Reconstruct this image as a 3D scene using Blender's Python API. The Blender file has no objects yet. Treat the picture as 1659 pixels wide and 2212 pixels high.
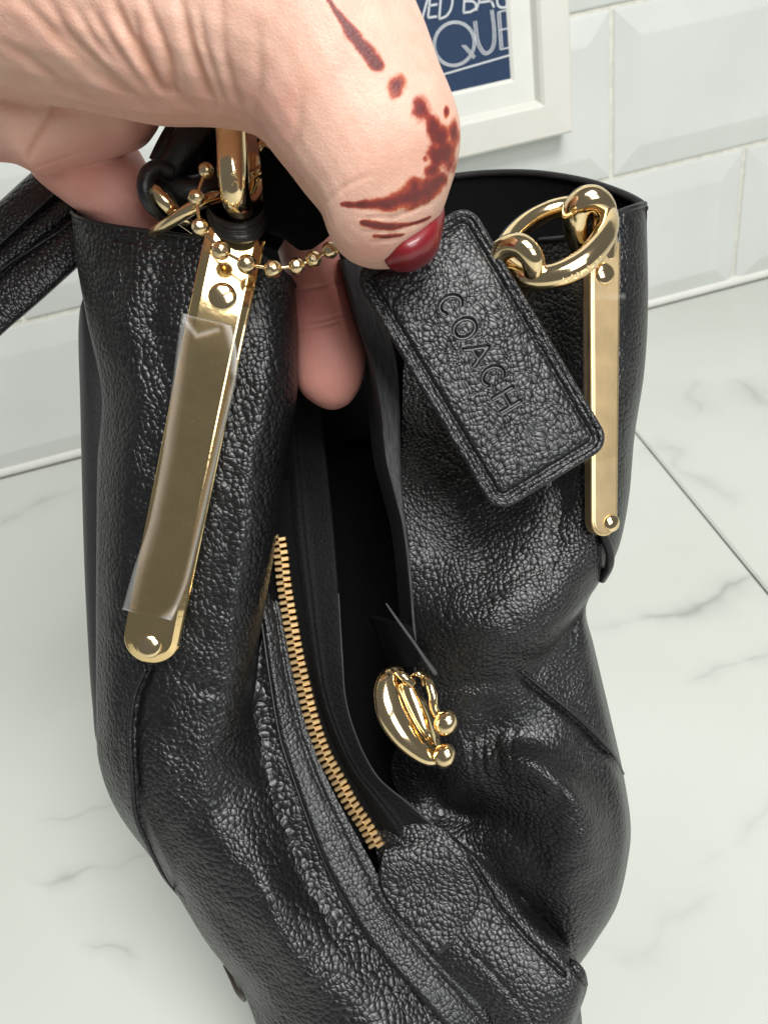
import bpy, bmesh, math, random
import numpy as np
from mathutils import Vector, Matrix
random.seed(4); rng = np.random.default_rng(4)
scene = bpy.context.scene
C = scene.collection

# ---------------------------------------------------------------- camera
F_PX, CX, CY = 1660.0, 829.5, 1106.0          # focal length / centre in the pixels used for measuring
PIT, YAW, ROL = math.radians(34.889), math.radians(6.348), math.radians(-11.913)
WALL_Y, CAM_H = 0.518, 0.518 * 0.4724          # metres: camera to tiled wall, camera above worktop
fw = np.array([math.sin(YAW)*math.cos(PIT), math.cos(YAW)*math.cos(PIT), -math.sin(PIT)])
rt = np.array([math.cos(YAW), -math.sin(YAW), 0.0]); up = np.cross(rt, fw)
RT = rt*math.cos(ROL) + up*math.sin(ROL); UP = -rt*math.sin(ROL) + up*math.cos(ROL)
CAM = np.array([0.0, 0.0, CAM_H])
cam = bpy.data.cameras.new('camera'); co = bpy.data.objects.new('camera', cam); C.objects.link(co)
cam.sensor_fit = 'HORIZONTAL'; cam.sensor_width = 36; cam.lens = 36*F_PX/1659
cam.clip_start = 0.01; cam.clip_end = 50
co.matrix_world = Matrix(((RT[0], UP[0], -fw[0], CAM[0]), (RT[1], UP[1], -fw[1], CAM[1]), (RT[2], UP[2], -fw[2], CAM[2]), (0, 0, 0, 1)))
scene.camera = co
cam.dof.use_dof = True; cam.dof.focus_distance = 0.168; cam.dof.aperture_fstop = 45
# ---------------------------------------------------------------- light
w = bpy.data.worlds.new('World'); scene.world = w; w.use_nodes = True
w.node_tree.nodes['Background'].inputs['Color'].default_value = (0.93, 0.97, 1.0, 1)
w.node_tree.nodes['Background'].inputs['Strength'].default_value = 0.15
def area(name, loc, target, sx, sy, power, col):
    l = bpy.data.lights.new(name, 'AREA'); l.shape = 'RECTANGLE'; l.size = sx; l.size_y = sy; l.energy = power; l.color = col
    o = bpy.data.objects.new(name, l); C.objects.link(o); o.location = loc
    o.rotation_euler = (Vector(target)-Vector(loc)).to_track_quat('-Z', 'Y').to_euler()
    return o
area('window_light', (0.26, -0.36, 1.12), (0.02, 0.15, 0.1), 0.66, 0.5, 16.5, (1.0, 0.985, 0.96))
area('fill_light', (0.42, -0.85, 0.72), (0.0, 0.2, 0.1), 0.6, 0.5, 5.5, (0.95, 0.98, 1.0))  # added frontal fill lamp, brightens the finger in the opening
scene.view_settings.view_transform = 'Standard'; scene.view_settings.look = 'None'
scene.view_settings.exposure = 0.0; scene.view_settings.gamma = 1.0
scene.render.engine = 'CYCLES'

# ---------------------------------------------------------------- measuring
def P(a):
    """(x, y, distance in cm) as measured on the photograph -> metres in the room."""
    a = np.asarray(a, float); s = a.reshape(-1, 3); d = s[:, 2:3]*0.01
    q = CAM + d*(fw + RT*((s[:, 0:1]-CX)/F_PX) - UP*((s[:, 1:2]-CY)/F_PX))
    return q.reshape(a.shape)
def PX(q):
    q = np.asarray(q, float)-CAM; d = q@fw
    return np.stack([CX+F_PX*(q@RT)/d, CY-F_PX*(q@UP)/d, d*100], -1)
def ray(x, y): return fw + RT*((x-CX)/F_PX) - UP*((y-CY)/F_PX)
def on_wall(x, y, yy): r = ray(x, y); return CAM + r*(yy/r[1])
def on_top(x, y, z=0.0): r = ray(x, y); return CAM + r*((z-CAM_H)/r[2])

# ---------------------------------------------------------------- scene helpers
WORLD = {}
def link(o, parent=None, world=None):
    C.objects.link(o); wm = world or Matrix.Identity(4); WORLD[o.name] = wm
    if parent is not None:
        o.parent = parent; o.matrix_parent_inverse = WORLD[parent.name].inverted()
    o.matrix_basis = wm
    return o
def thing(name, label, cat, loc, group=None):
    o = bpy.data.objects.new(name, None); o.empty_display_size = 0.02
    link(o, None, Matrix.Translation(Vector(loc))); tag(o, label, cat, group); return o
def tag(o, label, cat, group=None):
    o['label'] = label; o['category'] = cat
    if group: o['group'] = group
    return o
def mesh(name, verts, faces, mat, parent=None, uv=None, smooth=True, world=None, attrs=None):
    m = bpy.data.meshes.new(name); m.from_pydata([tuple(v) for v in np.asarray(verts)], [], [tuple(int(i) for i in f) for f in faces]); m.update()
    if uv is not None:
        l = m.uv_layers.new(name='UVMap'); li = np.zeros(len(m.loops), int); m.loops.foreach_get('vertex_index', li)
        l.data.foreach_set('uv', np.asarray(uv, float)[li].ravel())
    if smooth: m.polygons.foreach_set('use_smooth', [True]*len(m.polygons))
    if mat: m.materials.append(mat)
    for k, v in (attrs or {}).items():
        a = m.attributes.new(k, 'FLOAT', 'POINT'); a.data.foreach_set('value', np.asarray(v, float))
    return link(bpy.data.objects.new(name, m), parent, world)
def inst(name, data, parent, world):
    return link(bpy.data.objects.new(name, data), parent, world)
def cr(pts, n, closed=False):
    p = np.asarray(pts, float)
    if closed: p = np.vstack([p[-1:], p, p[:2]])
    else: p = np.vstack([2*p[0]-p[1], p, 2*p[-1]-p[-2]])
    k = len(p)-3; t = np.linspace(0, k, n, endpoint=not closed); i = np.minimum(t.astype(int), k-1); f = (t-i)[:, None]
    a, b, c, d = p[i], p[i+1], p[i+2], p[i+3]
    return 0.5*(2*b+(c-a)*f+(2*a-5*b+4*c-d)*f*f+(3*b-a-3*c+d)*f**3)
def even(pts, n):
    q = cr(pts, max(200, n*4)); s = np.r_[0, np.cumsum(np.linalg.norm(np.diff(q[:, :2], axis=0), axis=1))]
    t = np.linspace(0, s[-1], n); return np.stack([np.interp(t, s, q[:, k]) for k in range(q.shape[1])], -1)
def dpoly(x, y, line):
    """distance of pixels to a polyline, and position 0..1 along it"""
    line = np.asarray(line, float)[:, :2]; best = np.full(x.shape, 1e9); pos = np.zeros(x.shape); n = len(line)-1
    for k in range(n):
        a, b = line[k], line[k+1]; v = b-a; L = max(v@v, 1e-9)
        t = np.clip(((x-a[0])*v[0]+(y-a[1])*v[1])/L, 0, 1)
        d = np.hypot(x-a[0]-t*v[0], y-a[1]-t*v[1]); m = d < best
        best = np.where(m, d, best); pos = np.where(m, (k+t)/n, pos)
    return best, pos
def groove(x, y, line, width, depth, fade=True):
    d, t = dpoly(x, y, line); e = np.sin(np.pi*np.clip(t, 0.02, 0.98))**0.4 if fade else 1
    return depth*np.exp(-(d/width)**2)*e
def grid_faces(nr, nc, closed=False):
    f = []
    for r in range(nr-1):
        for c in range(nc if closed else nc-1):
            a = r*nc+c; b = r*nc+(c+1) % nc
            f.append((a, b, b+nc, a+nc))
    return f
def patch(name, rows, nr, nc, mat, parent, disp=None, thick=0.0, attrs=None, uvrot=False):
    g = np.stack([cr(r, nc) for r in rows]); g = np.stack([cr(g[:, c], nr) for c in range(nc)], 1)
    if disp: g[..., 2] += disp(g[..., 0], g[..., 1])
    v = P(g); du = np.linalg.norm(np.diff(v, axis=1), axis=2); dv = np.linalg.norm(np.diff(v, axis=0), axis=2)
    u = np.concatenate([np.zeros((nr, 1)), np.cumsum(du, 1)], 1); u -= u[:, nc//2][:, None]
    t = np.concatenate([np.zeros((1, nc)), np.cumsum(dv, 0)], 0)
    uv = np.stack([u, t], -1).reshape(-1, 2)*100
    if uvrot: uv = uv[:, ::-1]
    v = v.reshape(-1, 3); v[:, 2] = np.maximum(v[:, 2], 0.002)
    o = mesh(name, v, grid_faces(nr, nc), mat, parent, uv, attrs={k: fn(g[..., 0], g[..., 1]).ravel() for k, fn in (attrs or {}).items()})
    if thick:
        s = o.modifiers.new('thickness', 'SOLIDIFY'); s.thickness = thick*0.01; s.offset = 0
    return o
def sweep(name, pts3, rad, mat, parent, segs=14, closed=False, flat=1.0, n=None, caps=True, pxin=True, world=None):
    """tube of varying radius (cm) along a curve; flat squeezes it towards the camera"""
    pts3 = np.asarray(pts3, float); n = n or max(12, len(pts3)*8)
    r = np.asarray(rad, float) if np.ndim(rad) else np.full(len(pts3), float(rad))
    q = cr(np.column_stack([pts3, r]), n, closed); c = P(q[:, :3]) if pxin else q[:, :3]; r = q[:, 3]*0.01
    tn = np.roll(c, -1, 0)-np.roll(c, 1, 0)
    if not closed: tn[0] = c[1]-c[0]; tn[-1] = c[-1]-c[-2]
    tn /= np.linalg.norm(tn, axis=1)[:, None]
    nn = -fw - (-fw@tn[0])*tn[0]; nn /= np.linalg.norm(nn); V = []; U = []; s = 0
    for i in range(len(c)):
        if closed:
            h = -fw
            nn = nn-(nn@tn[i])*tn[i]
        else: nn = nn-(nn@tn[i])*tn[i]
        nn /= np.linalg.norm(nn); b = np.cross(tn[i], nn)
        if i: s += np.linalg.norm(c[i]-c[i-1])
        for k in range(segs):
            a = 2*math.pi*k/segs; V.append(c[i]+r[i]*(nn*math.cos(a)*flat+b*math.sin(a))); U.append((r[i]*a*100, s*100))
    f = grid_faces(len(c), segs, True)
    if closed:
        m = (len(c)-1)*segs; best = min(range(segs), key=lambda k: np.linalg.norm(V[m]-V[k]))
        for k in range(segs): f.append((m+k, m+(k+1) % segs, (best+k+1) % segs, (best+k) % segs))
    elif caps:
        f.append(tuple(range(segs))[::-1]); f.append(tuple(range((len(c)-1)*segs, len(c)*segs)))
    return mesh(name, V, f, mat, parent, U, world=world)
def dome(name, ctr, nrm, r, h, mat, parent, n=28, rings=9):
    nrm = np.asarray(nrm, float); nrm /= np.linalg.norm(nrm); a = np.cross(nrm, UP); a /= np.linalg.norm(a); b = np.cross(nrm, a); V = []
    prof = [(1.02, -0.3), (1.02, 0.05)] + [(math.cos(t), 0.12+0.88*math.sin(t)) for t in np.linspace(0.1, 1.5, rings)]
    for rr, hh in prof:
        for k in range(n):
            t = 2*math.pi*k/n; V.append(ctr+r*rr*(a*math.cos(t)+b*math.sin(t))+nrm*h*hh)
    f = grid_faces(len(prof), n, True); f.append(tuple(range((len(prof)-1)*n, len(prof)*n)))
    return mesh(name, V, f, mat, parent)

# ---------------------------------------------------------------- materials
def nodes(name):
    m = bpy.data.materials.new(name); m.use_nodes = True; return m, m.node_tree, m.node_tree.nodes['Principled BSDF']
def N(t, kind, **kw):
    n = t.nodes.new(kind)
    for k, v in kw.items():
        if k.startswith('i_'): n.inputs[k[2:].replace('_', ' ')].default_value = v
        else: setattr(n, k, v)
    return n
def ramp(t, src, stops):
    r = t.nodes.new('ShaderNodeValToRGB'); e = r.color_ramp.elements
    while len(e) < len(stops): e.new(0.5)
    for k, (p, c) in enumerate(stops): e[k].position = p; e[k].color = (*c, 1) if len(c) == 3 else c
    t.links.new(src, r.inputs['Fac']); return r.outputs['Color']
def math_(t, op, a, b=None, clamp=False):
    n = t.nodes.new('ShaderNodeMath'); n.operation = op; n.use_clamp = clamp
    for k, v in enumerate((a, b)):
        if v is None: continue
        if hasattr(v, 'is_linked'): t.links.new(v, n.inputs[k])
        else: n.inputs[k].default_value = v
    return n.outputs[0]
def leather(name, cell=0.13, sx=1.0, sy=1.0, depth=0.0005, rough=0.4, base=0.014, warp=0.3, coord='Object', angle=0.0, crease=0.3, quiet=None):
    m, t, b = nodes(name); L = t.links.new
    tc = t.nodes.new('ShaderNodeTexCoord'); mp = N(t, 'ShaderNodeMapping'); mp.inputs['Scale'].default_value = (100, 100, 100); mp.inputs['Rotation'].default_value = (0, 0, angle)
    L(tc.outputs[coord], mp.inputs['Vector'])
    nz = N(t, 'ShaderNodeTexNoise', i_Scale=1.1, i_Detail=2.0); L(mp.outputs[0], nz.inputs['Vector'])
    sub = N(t, 'ShaderNodeVectorMath', operation='SUBTRACT'); L(nz.outputs['Color'], sub.inputs[0]); sub.inputs[1].default_value = (.5, .5, .5)
    mul = N(t, 'ShaderNodeVectorMath', operation='SCALE'); L(sub.outputs[0], mul.inputs[0]); mul.inputs['Scale'].default_value = warp
    add = N(t, 'ShaderNodeVectorMath', operation='ADD'); L(mp.outputs[0], add.inputs[0]); L(mul.outputs[0], add.inputs[1])
    v = N(t, 'ShaderNodeTexVoronoi', voronoi_dimensions='3D', feature='F1', i_Scale=1/(cell*0.97), i_Randomness=0.8); L(add.outputs[0], v.inputs['Vector'])
    e = N(t, 'ShaderNodeTexVoronoi', voronoi_dimensions='3D', feature='DISTANCE_TO_EDGE', i_Scale=1/(cell*0.97), i_Randomness=0.8); L(add.outputs[0], e.inputs['Vector'])
    e2 = N(t, 'ShaderNodeTexVoronoi', voronoi_dimensions='3D', feature='DISTANCE_TO_EDGE', i_Scale=1/(cell*2.7), i_Randomness=1.0); L(add.outputs[0], e2.inputs['Vector'])
    fine = N(t, 'ShaderNodeTexNoise', i_Scale=45.0, i_Detail=2.0); L(mp.outputs[0], fine.inputs['Vector'])
    big = N(t, 'ShaderNodeTexNoise', i_Scale=0.7, i_Detail=2.0); L(mp.outputs[0], big.inputs['Vector'])
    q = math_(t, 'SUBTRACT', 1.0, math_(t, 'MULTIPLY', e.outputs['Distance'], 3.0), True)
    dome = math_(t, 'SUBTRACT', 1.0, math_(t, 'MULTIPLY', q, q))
    rnd = math_(t, 'SUBTRACT', 1.0, math_(t, 'MULTIPLY', v.outputs['Distance'], v.outputs['Distance']))
    h = math_(t, 'ADD', math_(t, 'MULTIPLY', dome, 0.22), math_(t, 'MULTIPLY', rnd, 1.25))
    q2 = math_(t, 'SUBTRACT', 1.0, math_(t, 'MULTIPLY', e2.outputs['Distance'], 6.0), True)
    ec = math_(t, 'MULTIPLY', math_(t, 'MULTIPLY', q2, q2), -crease)
    amp = math_(t, 'ADD', 0.55, math_(t, 'MULTIPLY', ramp(t, big.outputs['Fac'], [(0.3, (0, 0, 0)), (0.7, (1, 1, 1))]), 0.5))
    if quiet:
        qa = N(t, 'ShaderNodeAttribute', attribute_name=quiet); amp = math_(t, 'MULTIPLY', amp, math_(t, 'SUBTRACT', 1.0, qa.outputs['Fac']))
    hh = math_(t, 'ADD', math_(t, 'MULTIPLY', math_(t, 'ADD', h, ec), amp), math_(t, 'MULTIPLY', fine.outputs['Fac'], 0.06))
    bp = N(t, 'ShaderNodeBump', i_Strength=1.0, i_Distance=depth*0.50); L(hh, bp.inputs['Height']); L(bp.outputs[0], b.inputs['Normal'])
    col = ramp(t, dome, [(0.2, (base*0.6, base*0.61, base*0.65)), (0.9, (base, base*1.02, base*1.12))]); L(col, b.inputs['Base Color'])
    rr = math_(t, 'ADD', rough-0.10, math_(t, 'MULTIPLY', fine.outputs['Fac'], 0.2)); L(rr, b.inputs['Roughness'])
    b.inputs['Specular IOR Level'].default_value = 0.6
    return m
def suede(name, base=0.012, rough=0.75, scale=18.0, sy=1.0, depth=0.0003, spec=0.3):
    m, t, b = nodes(name); L = t.links.new
    tc = t.nodes.new('ShaderNodeTexCoord'); mp = N(t, 'ShaderNodeMapping'); mp.inputs['Scale'].default_value = (1, sy, 1); L(tc.outputs['UV'], mp.inputs['Vector'])
    nz = N(t, 'ShaderNodeTexNoise', i_Scale=scale, i_Detail=5.0, i_Roughness=0.65); L(mp.outputs[0], nz.inputs['Vector'])
    L(ramp(t, nz.outputs['Fac'], [(0.3, (base*0.5,)*3), (0.7, (base*1.5, base*1.5, base*1.6))]), b.inputs['Base Color'])
    bp = N(t, 'ShaderNodeBump', i_Strength=0.7, i_Distance=depth); L(nz.outputs['Fac'], bp.inputs['Height']); L(bp.outputs[0], b.inputs['Normal'])
    b.inputs['Roughness'].default_value = rough; b.inputs['Specular IOR Level'].default_value = spec
    return m
def gold(name, col=(0.93, 0.72, 0.42), rough=0.09, wear=0.05, scr=0.00002):
    m, t, b = nodes(name); L = t.links.new; b.inputs['Metallic'].default_value = 1.0
    tc = t.nodes.new('ShaderNodeTexCoord'); nz = N(t, 'ShaderNodeTexNoise', i_Scale=160.0, i_Detail=4.0); L(tc.outputs['Object'], nz.inputs['Vector'])
    n2 = N(t, 'ShaderNodeTexNoise', i_Scale=900.0, i_Detail=3.0); L(tc.outputs['Object'], n2.inputs['Vector'])
    L(ramp(t, nz.outputs['Fac'], [(0.3, tuple(c*0.92 for c in col)), (0.7, col)]), b.inputs['Base Color'])
    L(math_(t, 'ADD', rough, math_(t, 'MULTIPLY', nz.outputs['Fac'], wear)), b.inputs['Roughness'])
    bp = N(t, 'ShaderNodeBump', i_Strength=0.5, i_Distance=scr); L(n2.outputs['Fac'], bp.inputs['Height']); L(bp.outputs[0], b.inputs['Normal'])
    return m
M = {}
M['panel'] = leather('pebbled_leather', 0.14, 0.72, 1.2, 0.00058, 0.335, base=0.008)
M['body'] = leather('soft_leather', 0.115, 0.85, 1.1, 0.00047, 0.345, base=0.008)
M['flap'] = leather('flap_leather', 0.12, 1.1, 0.85, 0.00048, 0.345, base=0.009)
M['strip'] = leather('fine_leather', 0.105, 1, 1, 0.00032, 0.36, base=0.010)
M['tag'] = leather('tag_leather', 0.12, 0.85, 1.15, 0.00046, 0.35, base=0.009, crease=0.6, quiet='pressed')
M['edge'] = leather('edge_leather', 0.06, 1, 1, 0.00010, 0.38, base=0.012)
M['strap'] = leather('strap_leather', 0.13, 1, 1, 0.0006, 0.33, base=0.010)
M['matte'] = leather('matte_leather', 0.09, 1, 1, 0.00016, 0.5, base=0.03)
M['suede'] = suede('black_lining', 0.0035, 0.9, spec=0.1)
M['raw'] = suede('raw_leather_edge', 0.06, 0.7, 14.0, 0.15, 0.0004)
M['rawlight'] = suede('cut_leather_edge', 0.075, 0.5, 25.0)
M['tape'] = suede('zip_tape', 0.004, 0.9, 40.0, spec=0.1)
M['gold'] = gold('polished_gold')
M['goldbar'] = gold('gold_plate', (0.93, 0.69, 0.35), 0.07, 0.05)
M['goldbar2'] = gold('satin_gold_plate', (0.90, 0.67, 0.37), 0.34, 0.1, 0.00003)
M['zip'] = gold('zip_gold', (0.93, 0.67, 0.35), 0.30, 0.14)
def film_mat():
    m, t, b = nodes('clear_film'); L = t.links.new; out = t.nodes['Material Output']
    tc = t.nodes.new('ShaderNodeTexCoord'); nz = N(t, 'ShaderNodeTexNoise', i_Scale=3.0, i_Detail=5.0); L(tc.outputs['UV'], nz.inputs['Vector'])
    tr = t.nodes.new('ShaderNodeBsdfTransparent'); tr.inputs[0].default_value = (0.95, 0.94, 0.92, 1)
    b.inputs['Base Color'].default_value = (0.8, 0.79, 0.76, 1); b.inputs['Roughness'].default_value = 0.12
    at = N(t, 'ShaderNodeAttribute', attribute_name='rim')
    sc = N(t, 'ShaderNodeTexNoise', i_Scale=9.0, i_Detail=2.0, i_Distortion=3.0); L(tc.outputs['UV'], sc.inputs['Vector'])
    scr = ramp(t, sc.outputs['Fac'], [(0.60, (0, 0, 0)), (0.70, (1, 1, 1))])
    f = math_(t, 'ADD', math_(t, 'ADD', 0.006, math_(t, 'MULTIPLY', at.outputs['Fac'], 0.32)), math_(t, 'MULTIPLY', scr, 0.03), True)
    mx = t.nodes.new('ShaderNodeMixShader'); L(f, mx.inputs[0]); L(tr.outputs[0], mx.inputs[1]); L(b.outputs[0], mx.inputs[2]); L(mx.outputs[0], out.inputs[0])
    bp = N(t, 'ShaderNodeBump', i_Strength=0.4, i_Distance=0.0004); L(nz.outputs['Fac'], bp.inputs['Height']); L(bp.outputs[0], b.inputs['Normal'])
    return m
M['film'] = film_mat()
def skin_mat():
    m, t, b = nodes('skin'); L = t.links.new      # pores, mottling, henna stain
    tc = t.nodes.new('ShaderNodeTexCoord'); ob = tc.outputs['Object']
    n1 = N(t, 'ShaderNodeTexNoise', i_Scale=70.0, i_Detail=4.0); L(ob, n1.inputs['Vector'])
    n2 = N(t, 'ShaderNodeTexNoise', i_Scale=420.0, i_Detail=5.0); L(ob, n2.inputs['Vector'])
    n4 = N(t, 'ShaderNodeTexNoise', i_Scale=260.0, i_Detail=5.0); L(ob, n4.inputs['Vector'])
    base = ramp(t, math_(t, 'ADD', math_(t, 'MULTIPLY', n1.outputs['Fac'], 0.6), math_(t, 'MULTIPLY', n4.outputs['Fac'], 0.4)), [(0.35, (0.73, 0.41, 0.31)), (0.65, (0.82, 0.53, 0.415))])
    def mix(fac, a, c):
        n = t.nodes.new('ShaderNodeMix'); n.data_type = 'RGBA'; L(fac, n.inputs['Factor']); L(a, n.inputs['A'])
        if hasattr(c, 'is_linked'): L(c, n.inputs['B'])
        else: n.inputs['B'].default_value = (*c, 1)
        return n.outputs['Result']
    fl = N(t, 'ShaderNodeAttribute', attribute_name='flush'); col = mix(fl.outputs['Fac'], base, (0.80, 0.29, 0.25))
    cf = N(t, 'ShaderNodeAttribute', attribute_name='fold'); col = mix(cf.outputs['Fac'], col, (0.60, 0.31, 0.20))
    he = N(t, 'ShaderNodeAttribute', attribute_name='henna')
    hv = math_(t, 'ADD', he.outputs['Fac'], math_(t, 'MULTIPLY', math_(t, 'SUBTRACT', n2.outputs['Fac'], 0.5), 1.0))
    n3 = N(t, 'ShaderNodeTexNoise', i_Scale=160.0, i_Detail=4.0); L(ob, n3.inputs['Vector'])
    hcol = ramp(t, math_(t, 'ADD', math_(t, 'MULTIPLY', hv, 0.8), math_(t, 'MULTIPLY', n3.outputs['Fac'], 0.55)), [(0.44, (0.62, 0.19, 0.055)), (0.68, (0.38, 0.052, 0.022)), (0.86, (0.20, 0.014, 0.013)), (1.0, (0.12, 0.008, 0.011))])
    col = mix(ramp(t, hv, [(0.22, (0, 0, 0)), (0.52, (0.95, 0.95, 0.95))]), col, hcol)
    L(col, b.inputs['Base Color'])
    b.inputs['Subsurface Weight'].default_value = 0.25; b.inputs['Subsurface Radius'].default_value = (1.0, 0.35, 0.18); b.inputs['Subsurface Scale'].default_value = 0.003
    b.inputs['Roughness'].default_value = 0.46; b.inputs['Specular IOR Level'].default_value = 0.4
    vo = N(t, 'ShaderNodeTexVoronoi', feature='DISTANCE_TO_EDGE', i_Scale=1400.0); L(ob, vo.inputs['Vector'])
    wv = N(t, 'ShaderNodeTexNoise', i_Scale=1100.0, i_Detail=4.0); L(ob, wv.inputs['Vector'])
    hgt = math_(t, 'ADD', math_(t, 'MULTIPLY', math_(t, 'MINIMUM', vo.outputs['Distance'], 0.2), 1.6), math_(t, 'ADD', wv.outputs['Fac'], math_(t, 'MULTIPLY', n2.outputs['Fac'], 0.8)))
    bp = N(t, 'ShaderNodeBump', i_Strength=0.8, i_Distance=0.00010); L(hgt, bp.inputs['Height']); L(bp.outputs[0], b.inputs['Normal'])
    return m
M['skin'] = skin_mat()
def plain(name, col, rough=0.5, spec=0.5, coat=0.0, noise=0.06, scale=60.0, bump=0.0):
    m, t, b = nodes(name); L = t.links.new
    tc = t.nodes.new('ShaderNodeTexCoord'); nz = N(t, 'ShaderNodeTexNoise', i_Scale=scale, i_Detail=4.0); L(tc.outputs['Object'], nz.inputs['Vector'])
    L(ramp(t, nz.outputs['Fac'], [(0.3, tuple(c*(1-noise) for c in col)), (0.7, tuple(min(1, c*(1+noise)) for c in col))]), b.inputs['Base Color'])
    b.inputs['Roughness'].default_value = rough; b.inputs['Specular IOR Level'].default_value = spec; b.inputs['Coat Weight'].default_value = coat; b.inputs['Coat Roughness'].default_value = 0.05
    if bump:
        bp = N(t, 'ShaderNodeBump', i_Strength=0.5, i_Distance=bump); L(nz.outputs['Fac'], bp.inputs['Height']); L(bp.outputs[0], b.inputs['Normal'])
    return m
M['nail'] = plain('red_nail_varnish', (0.19, 0.006, 0.012), 0.38, 0.5, 0.35, 0.1, 200)
M['tile'] = plain('glazed_white_tile', (0.645, 0.665, 0.635), 0.2, 0.5, 0.0, 0.04, 16, 0.0012)
M['grout'] = plain('grout', (0.66, 0.655, 0.58), 0.85, 0.2, 0, 0.1, 200)
M['frame'] = plain('cream_painted_wood', (0.70, 0.69, 0.63), 0.5, 0.3, 0, 0.02, 40)
M['mount'] = plain('white_mount', (0.74, 0.74, 0.69), 0.6, 0.3, 0, 0.02)
M['navy'] = plain('navy_print', (0.022, 0.045, 0.10), 0.55, 0.3, 0, 0.08, 900)
M['ink'] = plain('white_print', (0.70, 0.73, 0.76), 0.6, 0.3)
def marble_mat():
    m, t, b = nodes('white_marble'); L = t.links.new
    tc = t.nodes.new('ShaderNodeTexCoord'); ob = tc.outputs['Object']
    wn = N(t, 'ShaderNodeTexNoise', i_Scale=9.0, i_Detail=4.0, i_Roughness=0.55); L(ob, wn.inputs['Vector'])
    sub = N(t, 'ShaderNodeVectorMath', operation='SUBTRACT'); L(wn.outputs['Color'], sub.inputs[0]); sub.inputs[1].default_value = (.5, .5, .5)
    sc = N(t, 'ShaderNodeVectorMath', operation='SCALE'); L(sub.outputs[0], sc.inputs[0]); sc.inputs['Scale'].default_value = 0.10
    ad = N(t, 'ShaderNodeVectorMath', operation='ADD'); L(ob, ad.inputs[0]); L(sc.outputs[0], ad.inputs[1])
    sep = t.nodes.new('ShaderNodeSeparateXYZ'); L(ad.outputs[0], sep.inputs[0])
    sep0 = t.nodes.new('ShaderNodeSeparateXYZ'); L(ob, sep0.inputs[0])
    patchy = N(t, 'ShaderNodeTexNoise', i_Scale=26.0, i_Detail=5.0); L(ob, patchy.inputs['Vector'])
    total = None
    for (x0, y0), (x1, y1), wd, st in VEINS:
        a = on_top(x0, y0); c = on_top(x1, y1); v = (c-a)[:2]; ln = np.linalg.norm(v); v /= ln
        dx = math_(t, 'SUBTRACT', sep.outputs[0], float(a[0])); dy = math_(t, 'SUBTRACT', sep.outputs[1], float(a[1]))
        dist = math_(t, 'ABSOLUTE', math_(t, 'SUBTRACT', math_(t, 'MULTIPLY', dx, float(v[1])), math_(t, 'MULTIPLY', dy, float(v[0]))))
        al = math_(t, 'DIVIDE', math_(t, 'ADD', math_(t, 'MULTIPLY', dx, float(v[0])), math_(t, 'MULTIPLY', dy, float(v[1]))), float(ln))
        end = math_(t, 'SUBTRACT', 1.0, math_(t, 'POWER', math_(t, 'ABSOLUTE', math_(t, 'SUBTRACT', math_(t, 'MULTIPLY', al, 2.0), 1.0)), 4.0), True)
        core = math_(t, 'SUBTRACT', 1.0, math_(t, 'DIVIDE', dist, wd*1.5), True); halo = math_(t, 'SUBTRACT', 1.0, math_(t, 'DIVIDE', dist, wd*6), True)
        g = math_(t, 'MULTIPLY', math_(t, 'ADD', math_(t, 'MULTIPLY', math_(t, 'MULTIPLY', core, core), 0.40), math_(t, 'MULTIPLY', math_(t, 'MULTIPLY', halo, halo), 0.36)), math_(t, 'MULTIPLY', end, st))
        total = g if total is None else math_(t, 'ADD', total, g)
    pm = ramp(t, patchy.outputs['Fac'], [(0.34, (0.08, 0.08, 0.08)), (0.62, (1, 1, 1))])
    vein = math_(t, 'MULTIPLY', total, pm, True)
    cloud = N(t, 'ShaderNodeTexNoise', i_Scale=7.0, i_Detail=4.0); L(ob, cloud.inputs['Vector'])
    base = ramp(t, cloud.outputs['Fac'], [(0.3, (0.565, 0.59, 0.54)), (0.7, (0.635, 0.655, 0.61))])
    mx = t.nodes.new('ShaderNodeMix'); mx.data_type = 'RGBA'; L(vein, mx.inputs['Factor']); L(base, mx.inputs['A']); mx.inputs['B'].default_value = (0.26, 0.28, 0.26, 1)
    L(mx.outputs['Result'], b.inputs['Base Color'])
    b.inputs['Roughness'].default_value = 0.33; b.inputs['Specular IOR Level'].default_value = 0.4
    return m
VEINS = [((0, 1975), (185, 1880), 0.0016, 1.0), ((150, 1900), (420, 1800), 0.0016, 0.55), ((60, 1770), (330, 1690), 0.0012, 0.5), ((60, 2170), (290, 2110), 0.0012, 0.8),
         ((0, 1105), (180, 1050), 0.003, 0.5), ((1265, 1345), (1420, 1310), 0.003, 0.8), ((1330, 1330), (1659, 1225), 0.0028, 1.0), ((1560, 1450), (1700, 1370), 0.0016, 0.9), ((1400, 1520), (1600, 1430), 0.0016, 0.5),
         ((1440, 950), (1560, 1080), 0.004, 0.55), ((1500, 820), (1659, 900), 0.004, 0.6), ((1385, 800), (1480, 920), 0.003, 0.4), ((1520, 1900), (1700, 1780), 0.002, 0.45), ((1350, 2110), (1600, 1960), 0.002, 0.35)]
M['marble'] = marble_mat()

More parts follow.
